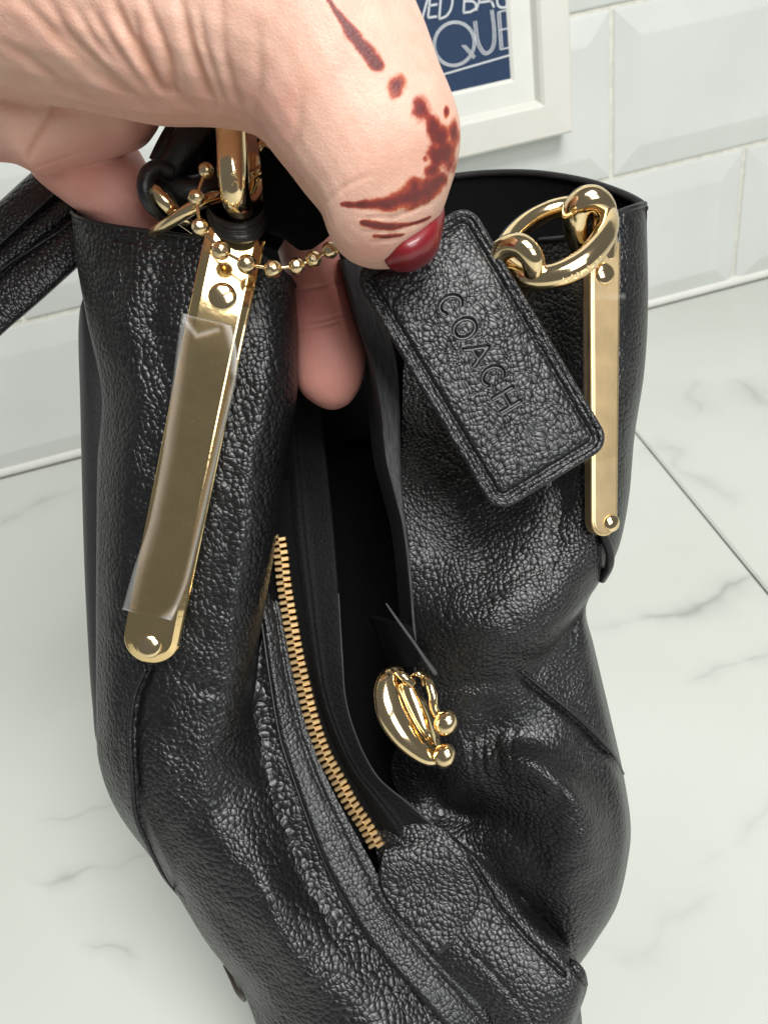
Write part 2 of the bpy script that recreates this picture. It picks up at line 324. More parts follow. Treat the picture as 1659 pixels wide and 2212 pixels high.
# ================================================================ the setting
top = thing('worktop', '', '', (0, 0, 0)); del top['label']; del top['category']; top['kind'] = 'structure'
j0, j1 = on_top(1375, 935), on_top(1659, 1280); jd = (j1-j0)[:2]; 
def jx(y, off): return j0[0]+off+jd[0]*(y-j0[1])/jd[1]
def slab(x0f, x1f):
    y0, y1 = -0.25, WALL_Y-0.004; ins = 0.0012; V = []
    for z, e in ((-0.02, 0), (-0.0008, 0), (0.0, ins)):
        V += [(x0f(y0)+e, y0+e, z), (x1f(y0)-e, y0+e, z), (x1f(y1)-e, y1-e, z), (x0f(y1)+e, y1-e, z)]
    f = [(0, 1, 5, 4), (1, 2, 6, 5), (2, 3, 7, 6), (3, 0, 4, 7), (4, 5, 9, 8), (5, 6, 10, 9), (6, 7, 11, 10), (7, 4, 8, 11), (8, 9, 10, 11)]
    return mesh('marble_slab', V, f, M['marble'], top, smooth=False)
slab(lambda y: -1.2, lambda y: jx(y, -0.0005)); slab(lambda y: jx(y, 0.0005), lambda y: 1.4)
wall = mesh('wall', [(-1.2, WALL_Y-0.0014, -0.02), (1.4, WALL_Y-0.0014, -0.02), (1.4, WALL_Y-0.0014, 0.75), (-1.2, WALL_Y-0.0014, 0.75)], [(0, 1, 2, 3)], M['grout'], smooth=False); wall['kind'] = 'structure'
TH = WALL_Y*0.1933; TW = WALL_Y*0.387
def tile_mesh():
    g, bv, h = 0.0012, 0.017, 0.0054; V = []
    for e, z in ((g, 0.0), (g+0.0002, 0.0016), (g+0.0012, 0.0021), (bv, h), (bv+0.0012, h+0.0002)):
        V += [(e, -z, e), (TW-e, -z, e), (TW-e, -z, TH-e), (e, -z, TH-e)]
    f = []
    for r in range(4):
        for k in range(4): f.append((r*4+k, r*4+(k+1) % 4, r*4+4+(k+1) % 4, r*4+4+k))
    f.append((16, 17, 18, 19)); m = bpy.data.meshes.new('tile'); m.from_pydata(V, [], f); m.materials.append(M['tile']); m.update(); return m
tm = tile_mesh(); z0 = CAM_H-WALL_Y*0.4724+0.0005
for r in range(5):
    off = WALL_Y*(0.6915 if r % 2 == 0 else 0.4987)
    for k in range(-4, 3):
        inst('tile', tm, wall, Matrix.Translation((off+k*TW, WALL_Y-0.0004+rng.uniform(-0.0003, 0), z0+r*TH)) @ Matrix.Rotation(rng.uniform(-0.003, 0.003), 4, 'X'))
# sealant bead where the tiles meet the worktop
sb = [(-1.2, WALL_Y-0.001, 0.0035)]+[(x, WALL_Y-0.001, 0.0035) for x in np.linspace(-1.1, 1.3, 9)]
sweep('sealant_bead', sb, 0.42, M['mount'], wall, segs=10, pxin=False)

# ---- picture frame on the wall
YF = WALL_Y-0.022
def fx(cx, cy): return 852.5+cx*0.4861, cy*0.4861          # crop of the frame -> picture
def fp(cx, cy, y=YF): return on_wall(*fx(cx, cy), y)
XO = fp(787, 330)[0]; ZO = (fp(795, 568)[2]+fp(290, 722)[2])/2
XI = fp(642, 250)[0]; ZI = (fp(655, 466)[2]+fp(300, 560)[2])/2
XP = fp(524, 250)[0]; ZP = (fp(530, 406)[2]+fp(258, 476)[2])/2
pf = thing('picture_frame', 'cream wooden picture frame round a navy print with thin white lettering on the tiled wall', 'picture frame', (XO-0.10, WALL_Y-0.01, ZO))
XL, ZT = XO-0.20, ZO+0.26
def rect(x0, x1, zz0, zz1, y): return [(x0, y, zz0), (x1, y, zz0), (x1, y, zz1), (x0, y, zz1)]
wo = XO-XI; wp = XI-XP
prof = [(0, WALL_Y-0.007), (0, YF+0.001), (0.0012, YF), (wo-0.002, YF-0.0008), (wo, YF+0.0006), (wo+0.0022, YF+0.0045)]
def rail(k):                                             # one mitred rail of the frame
    V = []
    for o_, y in prof:
        r = rect(XL+o_, XO-o_, ZO+o_, ZT-o_, y); V += [r[k], r[(k+1) % 4]]
    return mesh('rail', V, [(2*i, 2*i+1, 2*i+3, 2*i+2) for i in range(len(prof)-1)], M['frame'], pf, smooth=False)
for k in range(4): rail(k)
wi = wo+0.0022; V = []
for o_, y in ((wi, YF+0.0046), (wo+wp-0.002, YF+0.0042), (wo+wp, YF+0.0054)): V += rect(XL+o_, XO-o_, ZO+o_, ZT-o_, y)
mesh('mount', V, [(r*4+k, r*4+(k+1) % 4, r*4+4+(k+1) % 4, r*4+4+k) for r in range(2) for k in range(4)], M['mount'], pf, smooth=False)
YP = YF+0.0055; o_ = wo+wp-0.001
pr = mesh('print', rect(XL+o_, XO-o_, ZO+o_, ZT-o_, YP), [(0, 1, 2, 3)], M['navy'], pf, smooth=False)
def stroke(pts, wd, n=1):
    q = np.array([fp(a, b, YP-0.0004) for a, b in pts]); q = cr(q, max(2, 14*(len(pts)-1))) if len(pts) > 2 else q
    t = np.gradient(q, axis=0); t /= np.linalg.norm(t, axis=1)[:, None]; nn = np.stack([-t[:, 2], np.zeros(len(t)), t[:, 0]], -1)
    V = np.vstack([q+nn*wd, q-nn*wd]); k = len(q)
    return V, [(i, i+1, k+i+1, k+i) for i in range(k-1)]
def letter(strokes, wd=0.00052):
    V = []; Fc = []
    for s in strokes:
        v, f = stroke(s, wd); b = sum(len(x) for x in V); V.append(v); Fc += [tuple(i+b for i in q) for q in f]
    return mesh('letter', np.vstack(V), Fc, M['ink'], pr, smooth=False)
el = [(265+92*math.cos(a)+14*math.sin(a), 192+98*math.sin(a)-20*math.cos(a)) for a in np.linspace(0, 2*math.pi, 25)]
el2 = [(265+84*math.cos(a)+14*math.sin(a), 192+90*math.sin(a)-20*math.cos(a)) for a in np.linspace(0, 2*math.pi, 25)]
letter([el, el2, [(300, 198), (352, 258)], [(312, 198), (358, 250)]], 0.00028)
letter([[(352, 92), (360, 160), (372, 205), (398, 238), (428, 228), (446, 190), (446, 120), (436, 40)], [(362, 90), (370, 160), (381, 200), (402, 228), (424, 220), (437, 186), (437, 120), (427, 42)]], 0.00028)
letter([[(458, 55), (470, 218)], [(468, 52), (479, 210)], [(470, 218), (514, 207)], [(464, 132), (508, 122)], [(458, 52), (505, 40)]], 0.00030)
letter([[(70, -50), (118, 96)], [(118, 96), (158, -50)]])
letter([[(158, -20), (148, 76)], [(148, 76), (188, 70)], [(154, 22), (190, 16)]])
letter([[(206, -25), (198, 82)], [(198, 82), (232, 66), (252, 30), (256, -10), (240, -40)]])
letter([[(312, -40), (306, 54)], [(306, 54), (340, 48), (362, 28), (350, 4), (314, 2)]])
letter([[(362, 44), (398, -70)], [(398, -70), (442, 30)], [(374, 8), (432, 0)]])
letter([[(500, -20), (478, -36), (456, -10), (462, 24), (490, 30), (504, 14)]])
letter([[(200, 333), (520, 240)]], 0.00045)

# ================================================================ the handbag
BASE = P([700, 2300, 20.0]); BASE[2] = 0.0
bag = thing('handbag', 'open black pebbled leather handbag with gold hardware standing on the marble worktop', 'handbag', BASE)
# -- left front panel, its rolled edge and the body below it
def row(y, xs, ds, ys=None):
    ys = ys or [y]*len(xs); return [(a, b, c) for a, b, c in zip(xs, ys, ds)]
seamL = [(316, 1443), (291, 1503), (282, 1572), (284, 1641), (293, 1757), (321, 1826), (353, 1891), (385, 1935)]
Lrows = [
 [(166, 470, 19.4), (154, 461, 18.0), (172, 474, 17.3), (230, 489, 16.95), (320, 502, 16.7), (420, 515, 16.55), (500, 528, 16.6), (570, 560, 16.85), (622, 600, 17.4), (638, 620, 18.0), (630, 640, 19.2), (600, 650, 20.4)],
 [(185, 560, 19.6), (164, 560, 18.1), (185, 562, 17.4), (240, 570, 16.95), (330, 580, 16.7), (430, 590, 16.5), (510, 600, 16.5), (580, 620, 16.7), (626, 650, 17.25), (640, 670, 17.9), (632, 680, 19.2), (600, 690, 20.5)],
 [(220, 690, 19.6), (188, 690, 18.2), (206, 692, 17.5), (255, 695, 17.0), (340, 700, 16.7), (440, 705, 16.5), (520, 710, 16.5), (586, 720, 16.7), (628, 735, 17.2), (642, 745, 17.9), (634, 750, 19.2), (600, 750, 20.5)],
 [(250, 850, 19.7), (220, 850, 18.3), (238, 850, 17.6), (280, 850, 17.1), (350, 852, 16.8), (440, 855, 16.6), (520, 858, 16.6), (586, 860, 16.8), (628, 862, 17.3), (641, 865, 18.0), (632, 865, 19.3), (600, 865, 20.6)],
 [(240, 1000, 19.8), (211, 1000, 18.5), (228, 1000, 17.8), (270, 1000, 17.2), (340, 1000, 16.95), (420, 1000, 16.75), (495, 1000, 16.7), (560, 1000, 16.9), (600, 1000, 17.4), (614, 1000, 18.1), (606, 1000, 19.4), (580, 1000, 20.6)],
 [(240, 1150, 19.9), (209, 1150, 18.6), (226, 1150, 17.9), (265, 1150, 17.35), (330, 1150, 17.1), (405, 1150, 16.9), (480, 1150, 16.85), (545, 1150, 17.0), (584, 1150, 17.5), (598, 1150, 18.2), (592, 1150, 19.4), (570, 1150, 20.5)],
 [(240, 1300, 20.0), (208, 1300, 18.7), (224, 1300, 18.0), (258, 1300, 17.5), (320, 1300, 17.25), (390, 1300, 17.05), (460, 1300, 17.0), (520, 1300, 17.15), (560, 1300, 17.6), (574, 1300, 18.3), (572, 1300, 19.2), (566, 1300, 19.6)],
 [(240, 1430, 20.2), (208, 1430, 18.9), (222, 1430, 18.2), (254, 1430, 17.7), (310, 1430, 17.4), (380, 1430, 17.2), (450, 1430, 17.15), (505, 1430, 17.3), (538, 1430, 17.7), (550, 1430, 18.3), (556, 1430, 18.9), (582, 1430, 18.85)],
 [(240, 1545, 20.3), (209, 1545, 19.0), (222, 1545, 18.3), (250, 1545, 17.8), (305, 1545, 17.45), (370, 1545, 17.25), (435, 1545, 17.25), (485, 1545, 17.4), (515, 1545, 17.75), (532, 1545, 18.2), (552, 1545, 18.6), (600, 1545, 18.7)],
 [(255, 1650, 20.4), (215, 1650, 19.1), (228, 1650, 18.4), (255, 1650, 17.9), (302, 1650, 17.5), (360, 1650, 17.3), (420, 1650, 17.35), (470, 1650, 17.55), (508, 1650, 17.85), (538, 1650, 18.1), (575, 1650, 18.35), (628, 1650, 18.5)],
 [(300, 1765, 20.5), (258, 1760, 19.2), (270, 1760, 18.5), (296, 1760, 18.0), (340, 1760, 17.65), (395, 1760, 17.4), (455, 1762, 17.5), (505, 1764, 17.7), (548, 1766, 17.9), (585, 1766, 18.0), (620, 1766, 18.15), (666, 1766, 18.3)],
 [(400, 1900, 20.5), (362, 1900, 19.3), (374, 1900, 18.6), (398, 1900, 18.1), (435, 1900, 17.75), (480, 1900, 17.5), (530, 1900, 17.45), (580, 1900, 17.55), (622, 1900, 17.7), (655, 1900, 17.85), (690, 1900, 18.0), (722, 1900, 18.1)],
 [(480, 2030, 20.4), (442, 2030, 19.3), (455, 2030, 18.6), (480, 2030, 18.1), (515, 2030, 17.8), (560, 2030, 17.5), (610, 2030, 17.35), (660, 2030, 17.4), (702, 2030, 17.5), (736, 2030, 17.65), (770, 2030, 17.8), (799, 2030, 17.9)],
 [(560, 2140, 20.2), (523, 2140, 19.2), (536, 2140, 18.6), (558, 2140, 18.1), (585, 2140, 17.75), (635, 2140, 17.45), (690, 2140, 17.25), (745, 2140, 17.25), (790, 2140, 17.35), (828, 2140, 17.5), (865, 2140, 17.65), (898, 2140, 17.75)],
 [(630, 2260, 20.0), (575, 2260, 19.0), (590, 2260, 18.5), (620, 2260, 18.0), (665, 2260, 17.6), (720, 2260, 17.3), (785, 2260, 17.1), (845, 2260, 17.1), (895, 2260, 17.2), (935, 2260, 17.35), (975, 2260, 17.5), (1008, 2260, 17.6)],
 [(720, 2390, 19.4), (660, 2390, 18.8), (680, 2390, 18.4), (715, 2390, 17.9), (765, 2390, 17.6), (825, 2390, 17.3), (895, 2390, 17.1), (960, 2390, 17.1), (1015, 2390, 17.2), (1060, 2390, 17.3), (1100, 2390, 17.4), (1135, 2390, 17.5)]]
def Ldisp(x, y):
    d = groove(x, y, [(a-9, b) for a, b in seamL], 10, -0.05, False) + groove(x, y, [(a+11, b) for a, b in seamL], 7, 0.13, False)
    d += groove(x, y, [(165, 492), (230, 514), (320, 527), (420, 538)], 4, 0.035, False)      # stitch line under the rim
    d += groove(x, y, [(505, 1700), (545, 1850), (600, 1990), (680, 2140)], 45, -0.22) + groove(x, y, [(560, 1560), (590, 1720), (650, 1880), (720, 2010)], 32, 0.18)
    d += groove(x, y, [(395, 1470), (480, 1500), (540, 1480)], 16, 0.06) + groove(x, y, [(430, 1560), (440, 1700), (490, 1860)], 30, -0.10)
    d += groove(x, y, [(300, 560), (270, 700), (300, 860), (280, 1050)], 28, -0.10) + groove(x, y, [(350, 540), (335, 700), (370, 830)], 22, 0.08)
    d += groove(x, y, [(575, 700), (570, 850), (540, 1000), (520, 1200), (490, 1400)], 26, -0.10)
    d += 0.02*np.sin(x*0.05+np.sin(y*0.021)*2)*np.sin(y*0.043)
    return d
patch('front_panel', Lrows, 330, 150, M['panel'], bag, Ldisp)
sweep('piping', [(a-1, b, d) for (a, b), d in zip(seamL, (17.35, 17.42, 17.5, 17.55, 17.80, 18.05, 18.45, 19.3))], [.04, .06, .06, .06, .06, .055, .04, .015], M['strip'], bag, segs=10, n=60)
sweep('rim_binding', [(155, 459, 18.0), (172, 470, 17.3), (230, 485, 16.95), (320, 498, 16.72), (420, 511, 16.57), (500, 524, 16.62), (570, 556, 16.87), (622, 596, 17.42), (638, 618, 18.0)], 0.05, M['edge'], bag, segs=10, n=60)
# -- far left side of the bag
patch('side_panel', [[(230, 610, 19.0), (180, 640, 19.0), (200, 640, 19.0), (260, 640, 19.5)], [(172, 690, 21), (172, 690, 19.5), (195, 690, 19.0), (260, 690, 19.2)], [(178, 900, 21.2), (175, 900, 19.9), (200, 900, 19.4), (270, 900, 19.4)], [(185, 1190, 21.6), (182, 1190, 20.3), (205, 1190, 19.8), (270, 1190, 19.6)],
   [(198, 1400, 22), (191, 1400, 20.6), (214, 1400, 20.1), (270, 1400, 19.9)], [(205, 1520, 22), (200, 1520, 20.8), (222, 1520, 20.3), (270, 1520, 20.1)], [(222, 1620, 22), (214, 1620, 21.0), (234, 1620, 20.5), (280, 1620, 20.3)], [(300, 1720, 22.2), (275, 1720, 21.4), (290, 1720, 21), (320, 1720, 20.6)]], 60, 24, M['matte'], bag)
# -- right body: bar panel, overhanging lobe, lower folds
Rrows = [
 [(880, 565, 20.2), (980, 548, 19.8), (1080, 533, 18.7), (1165, 521, 17.8), (1238, 512, 17.05), (1296, 478, 16.85), (1341, 459, 16.95), (1372, 447, 17.15), (1392, 436, 17.6), (1396, 444, 18.4), (1386, 445, 19.5), (1360, 440, 20.5)],
 [(880, 650, 20.2), (980, 650, 19.7), (1090, 650, 18.7), (1175, 650, 17.9), (1232, 650, 17.15), (1268, 650, 16.92), (1320, 650, 16.85), (1365, 650, 17.1), (1393, 650, 17.6), (1400, 650, 18.4), (1392, 650, 19.5), (1366, 650, 20.5)],
 [(872, 800, 19.8), (970, 800, 19.4), (1080, 800, 18.6), (1170, 800, 17.9), (1230, 800, 17.25), (1268, 800, 17.0), (1318, 800, 16.95), (1360, 800, 17.2), (1385, 800, 17.7), (1392, 800, 18.5), (1382, 800, 19.6), (1356, 800, 20.6)],
 [(868, 940, 19.0), (960, 940, 18.9), (1070, 940, 18.4), (1165, 940, 17.8), (1228, 940, 17.3), (1266, 940, 17.1), (1310, 940, 17.05), (1345, 940, 17.3), (1364, 940, 17.8), (1371, 940, 18.6), (1362, 940, 19.7), (1340, 940, 20.6)],
 [(866, 1080, 17.9), (950, 1080, 18.1), (1050, 1080, 18.0), (1145, 1080, 17.65), (1222, 1080, 17.35), (1264, 1080, 17.2), (1304, 1080, 17.2), (1332, 1080, 17.45), (1351, 1080, 17.9), (1358, 1080, 18.6), (1350, 1080, 19.7), (1330, 1080, 20.6)],
 [(878, 1190, 17.75), (955, 1190, 17.75), (1045, 1190, 17.55), (1135, 1190, 17.3), (1205, 1190, 17.2), (1250, 1190, 17.2), (1288, 1190, 17.35), (1312, 1190, 17.6), (1328, 1190, 18.0), (1334, 1190, 18.6), (1328, 1190, 19.6), (1310, 1190, 20.5)],
 [(886, 1265, 17.8), (958, 1265, 17.6), (1035, 1265, 17.35), (1110, 1265, 17.1), (1170, 1265, 17.05), (1210, 1265, 17.1), (1245, 1265, 17.3), (1270, 1265, 17.6), (1286, 1265, 18.0), (1290, 1265, 18.6), (1286, 1265, 19.5), (1275, 1265, 20.3)],
 [(890, 1325, 17.85), (952, 1325, 17.5), (1015, 1325, 17.2), (1080, 1325, 17.0), (1135, 1325, 16.95), (1180, 1325, 17.05), (1215, 1325, 17.2), (1238, 1325, 17.5), (1247, 1326, 17.95), (1248, 1326, 18.4), (1262, 1326, 18.7), (1266, 1326, 19.6)],
 [(892, 1385, 18.0), (945, 1385, 17.6), (1000, 1385, 17.3), (1055, 1385, 17.1), (1105, 1385, 17.05), (1145, 1385, 17.15), (1175, 1385, 17.3), (1194, 1386, 17.6), (1203, 1388, 18.0), (1225, 1388, 18.2), (1268, 1388, 18.5), (1281, 1388, 19.5)],
 [(892, 1450, 18.2), (935, 1450, 17.9), (980, 1450, 17.65), (1025, 1450, 17.5), (1065, 1450, 17.45), (1098, 1450, 17.5), (1122, 1450, 17.65), (1140, 1452, 17.85), (1165, 1452, 18.0), (1215, 1452, 18.2), (1278, 1452, 18.6), (1296, 1452, 19.6)],
 [(880, 1560, 18.7), (940, 1562, 18.3), (990, 1564, 18.05), (1030, 1566, 17.95), (1065, 1566, 17.95), (1100, 1566, 17.9), (1140, 1566, 17.85), (1180, 1566, 17.9), (1220, 1566, 18.0), (1262, 1566, 18.3), (1308, 1566, 18.7), (1323, 1566, 19.7)],
 [(845, 1650, 19.2), (920, 1652, 18.7), (980, 1655, 18.25), (1030, 1655, 18.0), (1075, 1652, 17.75), (1115, 1650, 17.5), (1155, 1650, 17.4), (1195, 1652, 17.55), (1235, 1658, 17.85), (1282, 1664, 18.2), (1330, 1668, 18.7), (1346, 1670, 19.8)],
 [(870, 1728, 19.3), (945, 1738, 19.0), (1005, 1742, 18.75), (1060, 1742, 18.45), (1112, 1738, 18.0), (1160, 1735, 17.6), (1205, 1735, 17.3), (1245, 1740, 17.35), (1280, 1750, 17.65), (1318, 1762, 18.1), (1350, 1772, 18.6), (1362, 1776, 19.8)],
 [(965, 1808, 18.8), (1015, 1822, 18.7), (1065, 1832, 18.45), (1112, 1838, 18.15), (1155, 1840, 17.85), (1195, 1840, 17.5), (1232, 1842, 17.3), (1265, 1844, 17.4), (1293, 1846, 17.7), (1320, 1850, 18.1), (1346, 1852, 18.6), (1357, 1855, 19.7)],
 [(1050, 1872, 18.5), (1082, 1893, 18.4), (1116, 1908, 18.2), (1148, 1918, 18.0), (1178, 1927, 17.8), (1206, 1934, 17.65), (1234, 1940, 17.6), (1260, 1944, 17.7), (1284, 1948, 17.9), (1306, 1951, 18.2), (1324, 1954, 18.7), (1333, 1956, 19.6)],
 [(1130, 1945, 18.3), (1152, 1966, 18.3), (1174, 1982, 18.2), (1194, 1995, 18.1), (1211, 2005, 18.0), (1226, 2013, 18.0), (1240, 2020, 18.05), (1252, 2026, 18.15), (1263, 2030, 18.3), (1273, 2033, 18.5), (1281, 2035, 18.8), (1286, 2036, 19.5)],
 [(1195, 2040, 18.6), (1203, 2050, 18.6), (1210, 2057, 18.5), (1217, 2063, 18.5), (1223, 2068, 18.5), (1229, 2072, 18.5), (1234, 2076, 18.6), (1239, 2079, 18.7), (1243, 2081, 18.8), (1247, 2083, 19), (1250, 2084, 19.2), (1252, 2085, 19.6)]]
seamR = [(1126, 1449), (1191, 1502), (1260, 1560), (1320, 1622), (1348, 1672)]
def Rdisp(x, y):
    d = groove(x, y, [(a-6, b+8) for a, b in seamR], 8, 0.12, False) + groove(x, y, [(a+5, b-6) for a, b in seamR], 9, -0.03, False)
    for k, (x0, a) in enumerate([(1046, 0.045), (1064, 0.03), (1083, 0.035), (1105, 0.02), (1026, 0.03), (1004, 0.02)]):
        d += groove(x, y, [(x0+8+5*(k % 2), 1530+14*k), (x0-2-6*(k % 3), 1600), (x0-4+5*(k % 2), 1650+12*(k % 3)), (x0+14, 1710+9*k)], 5+k % 3, a)
    d += groove(x, y, [(1000, 1770), (1080, 1762), (1150, 1780)], 24, 0.12) + groove(x, y, [(1090, 1800), (1150, 1830), (1190, 1880)], 22, 0.06)
    d += groove(x, y, [(1075, 1640), (1150, 1655), (1230, 1700), (1275, 1780), (1280, 1860)], 34, -0.26)
    d += groove(x, y, [(930, 1690), (960, 1745), (1040, 1780)], 30, 0.35) + groove(x, y, [(990, 1600), (1010, 1680), (1080, 1730)], 22, -0.10)
    d += groove(x, y, [(960, 1330), (1040, 1350), (1100, 1330)], 40, -0.10) + groove(x, y, [(900, 1500), (1000, 1480), (1100, 1470)], 18, 0.10)
    d += groove(x, y, [(940, 1080), (1060, 1200), (1180, 1230)], 40, 0.08) + groove(x, y, [(1180, 950), (1215, 1080), (1190, 1230)], 24, 0.08)
    d += groove(x, y, [(1295, 1160), (1310, 1200), (1300, 1245)], 6, 0.12, False)
    d += 0.015*np.sin(x*0.06+np.sin(y*0.03)*2)*np.sin(y*0.05)
    return d
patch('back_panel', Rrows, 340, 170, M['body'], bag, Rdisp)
sweep('piping', [(a, b+1, d) for (a, b), d in zip(seamR, (17.74, 17.90, 18.08, 18.6, 19.9))], [.02, .055, .06, .055, .02], M['edge'], bag, segs=10, n=50)
sweep('piping', [(1301, 1150, 17.3), (1316, 1190, 17.45), (1316, 1222, 17.65), (1300, 1252, 18.2)], 0.10, M['edge'], bag, segs=10, n=40)
# -- far wall of the opening and its rounded rim
rimB = [(780, 430, 21.0), (880, 400, 20.9), (970, 383, 20.6), (1060, 374, 20.2), (1160, 375, 19.6), (1260, 391, 18.9), (1335, 415, 18.3), (1380, 437, 17.9), (1392, 452, 17.75)]
patch('far_wall', [rimB, [(a, b+30, c+0.15) for a, b, c in rimB], [(a-6, b+130, c+0.4) for a, b, c in rimB], [(a-60, b+330, c+0.8) for a, b, c in rimB], [(a-160, b+560, c+1.2) for a, b, c in rimB]], 60, 60, M['suede'], bag, thick=0.12)
sweep('rim_binding', rimB, 0.10, M['edge'], bag, segs=12, n=70)
sweep('rim_binding', [(1165, 519, 17.8), (1238, 510, 17.05), (1296, 477, 16.87), (1341, 457, 16.97), (1372, 446, 17.17), (1392, 440, 17.6)], 0.07, M['edge'], bag, segs=12, n=50)
# -- dark lining inside
patch('lining', [[(520, 430, 20.5), (640, 440, 21.5), (760, 450, 22), (900, 460, 22), (1000, 480, 21.2)], [(540, 700, 21), (640, 720, 22), (760, 720, 22.6), (880, 720, 22), (980, 720, 20.8)], [(540, 1050, 21), (620, 1050, 22), (740, 1050, 22.6), (850, 1050, 21.5), (940, 1050, 19.8)],
   [(540, 1350, 20.4), (620, 1350, 21), (740, 1350, 21.4), (840, 1350, 20.6), (930, 1350, 19.4)], [(580, 1600, 20), (660, 1600, 20.4), (780, 1600, 20.4), (860, 1620, 20), (930, 1640, 19.6)], [(700, 1850, 19.6), (780, 1840, 19.8), (860, 1820, 19.8), (930, 1800, 19.6), (1000, 1790, 19.6)], [(820, 2000, 19.4), (880, 1990, 19.4), (940, 1970, 19.4), (1000, 1940, 19.4), (1050, 1900, 19.4)]], 60, 50, M['suede'], bag)
# -- bag underside and hidden back, carrying it on the worktop
patch('base', [[(190, 800, 21.5), (400, 800, 23.5), (700, 800, 25), (1000, 800, 25), (1250, 800, 23.0), (1350, 800, 20.8)], [(215, 1300, 21.5), (400, 1300, 25), (700, 1300, 27), (1000, 1300, 27), (1180, 1300, 24), (1245, 1300, 20.2)], [(255, 1650, 20.8), (420, 1650, 24), (700, 1650, 26), (1000, 1650, 26), (1240, 1650, 23), (1325, 1650, 20.2)],
   [(400, 1880, 20.6), (520, 1900, 23), (700, 1900, 24), (950, 1900, 24), (1200, 1900, 22), (1320, 1880, 20)], [(520, 2100, 20.2), (640, 2100, 22), (800, 2120, 22.6), (1000, 2120, 22), (1150, 2080, 21), (1235, 2070, 19.6)], [(700, 2380, 19.8), (800, 2400, 20), (900, 2400, 20), (1000, 2400, 20), (1100, 2400, 20), (1180, 2380, 19.8)]], 70, 60, M['matte'], bag)
# -- near end of the bag, dropping from the panels to the worktop
e0 = np.array([(650, 2372, 19.0), (715, 2386, 18.0), (825, 2388, 17.35), (950, 2388, 17.15), (1060, 2386, 17.35), (1135, 2360, 17.45), (1195, 2305, 17.5), (1232, 2230, 17.6), (1252, 2150, 17.9)], float)
w0_ = P(e0); w2_ = w0_.copy(); w2_[:, 2] = 0.002; w2_[:, 1] += 0.012; w1_ = (w0_+w2_)/2; w1_[:, 1] -= 0.006
patch('end_panel', [PX(w0_), PX(w0_*0.8+w1_*0.2), PX(w1_), PX(w1_*0.3+w2_*0.7), PX(w2_)], 50, 60, M['body'], bag)
# -- standing edge of the inner partition
KL = [(735, 560, 17.6), (770, 685, 17.5), (801, 777, 17.4), (820, 874, 17.35), (832, 989, 17.35), (851, 1066, 17.4), (870, 1143, 17.5), (882, 1240, 17.6), (889, 1330, 17.75), (894, 1400, 17.9), (893, 1470, 18.2)]
KR = [(800, 560), (828, 685), (852, 777), (861, 874), (864, 989), (868, 1066), (877, 1143), (888, 1240), (895, 1330), (900, 1400), (898, 1470)]
patch('partition', [[(a-26, b, d+2.6), (a-8, b, d+1.0), (a, b, d), (a+(c-a)*.25, b, d-.05), (a+(c-a)*.6, b, d-.04), (c, b2, d+.05), (c+2, b2, d+.6), (c-4, b2, d+2.0)] for (a, b, d), (c, b2) in zip(KL, KR)], 120, 44, M['raw'], bag)
# -- zip band, zip, divider, end flap
ZC = [(590, 1040), (596, 1100), (601, 1158), (608, 1205), (614, 1262), (627, 1340), (641, 1417), (654, 1475), (673, 1552), (700, 1629), (731, 1686), (758, 1737), (789, 1783), (818, 1836)]
zd = lambda y: np.interp(y, [1040, 1300, 1500, 1700, 1850], [19.0, 18.9, 18.75, 18.5, 18.25])
E1 = [(530, 1060), (545, 1230), (569, 1340), (585, 1455), (608, 1590), (639, 1686), (673, 1783), (712, 1879), (760, 1965), (798, 2027), (867, 2106), (959, 2208), (1060, 2320)]
E1d = [19.6, 19.15, 18.75, 18.55, 18.35, 18.2, 18.05, 17.9, 17.75, 17.65, 17.5, 17.35, 17.3]
R1 = [(578, 1060), (592, 1230), (612, 1340), (632, 1455), (663, 1575), (700, 1670), (745, 1760), (795, 1850), (840, 1935), (885, 2000), (955, 2075), (1050, 2180), (1150, 2300)]
def band_row(k):
    (a, b), (c, d2), z = E1[k], R1[k], E1d[k]
    L = lambda t, dz: (a+(c-a)*t, b+(d2-b)*t, z+dz)
    return [L(-0.02, 1.2), L(-0.06, 0.35), L(-0.05, 0.05), L(0.04, -0.03), L(0.3, 0.0), L(0.6, 0.08), L(0.85, 0.12), L(1.0, 0.16)]
stB = [(a+(c-a)*.68, b+(d-b)*.68) for (a, b), (c, d) in zip(E1, R1)]
patch('zip_band', [band_row(k) for k in range(len(E1))], 200, 40, M['strip'], bag, lambda x, y: groove(x, y, stB, 5, 0.04, False)+groove(x, y, [(a+6, b) for a, b in E1], 7, -0.02, False))
sweep('cut_edge', [(a-4, b, d+0.06) for (a, b), d in zip(E1, E1d)][2:10], 0.045, M['edge'], bag, segs=8, n=120)
zt = even(ZC, 60); zt = np.column_stack([zt, zd(zt[:, 1])])
tn = np.gradient(zt[:, :2], axis=0); tn /= np.linalg.norm(tn, axis=1)[:, None]; nr_ = np.stack([-tn[:, 1], tn[:, 0]], -1)
zipper = patch('zipper', [[(p[0]-n_[0]*o_, p[1]-n_[1]*o_, p[2]+0.12) for o_ in (-34, -12, 12, 34)] for p, n_ in zip(zt[::3], nr_[::3])], 80, 10, M['tape'], bag)
def tooth_mesh():
    bm = bmesh.new(); bmesh.ops.create_cube(bm, size=1.0); bmesh.ops.scale(bm, vec=(0.0021, 0.00098, 0.0014), verts=bm.verts)
    for v in bm.verts:
        if v.co.x > 0: v.co.y *= 1.1; v.co.z *= 1.1
    bmesh.ops.bevel(bm, geom=bm.edges[:], offset=0.00022, segments=1, affect='EDGES')
    m = bpy.data.meshes.new('zip_tooth'); bm.to_mesh(m); bm.free(); m.materials.append(M['zip']); return m
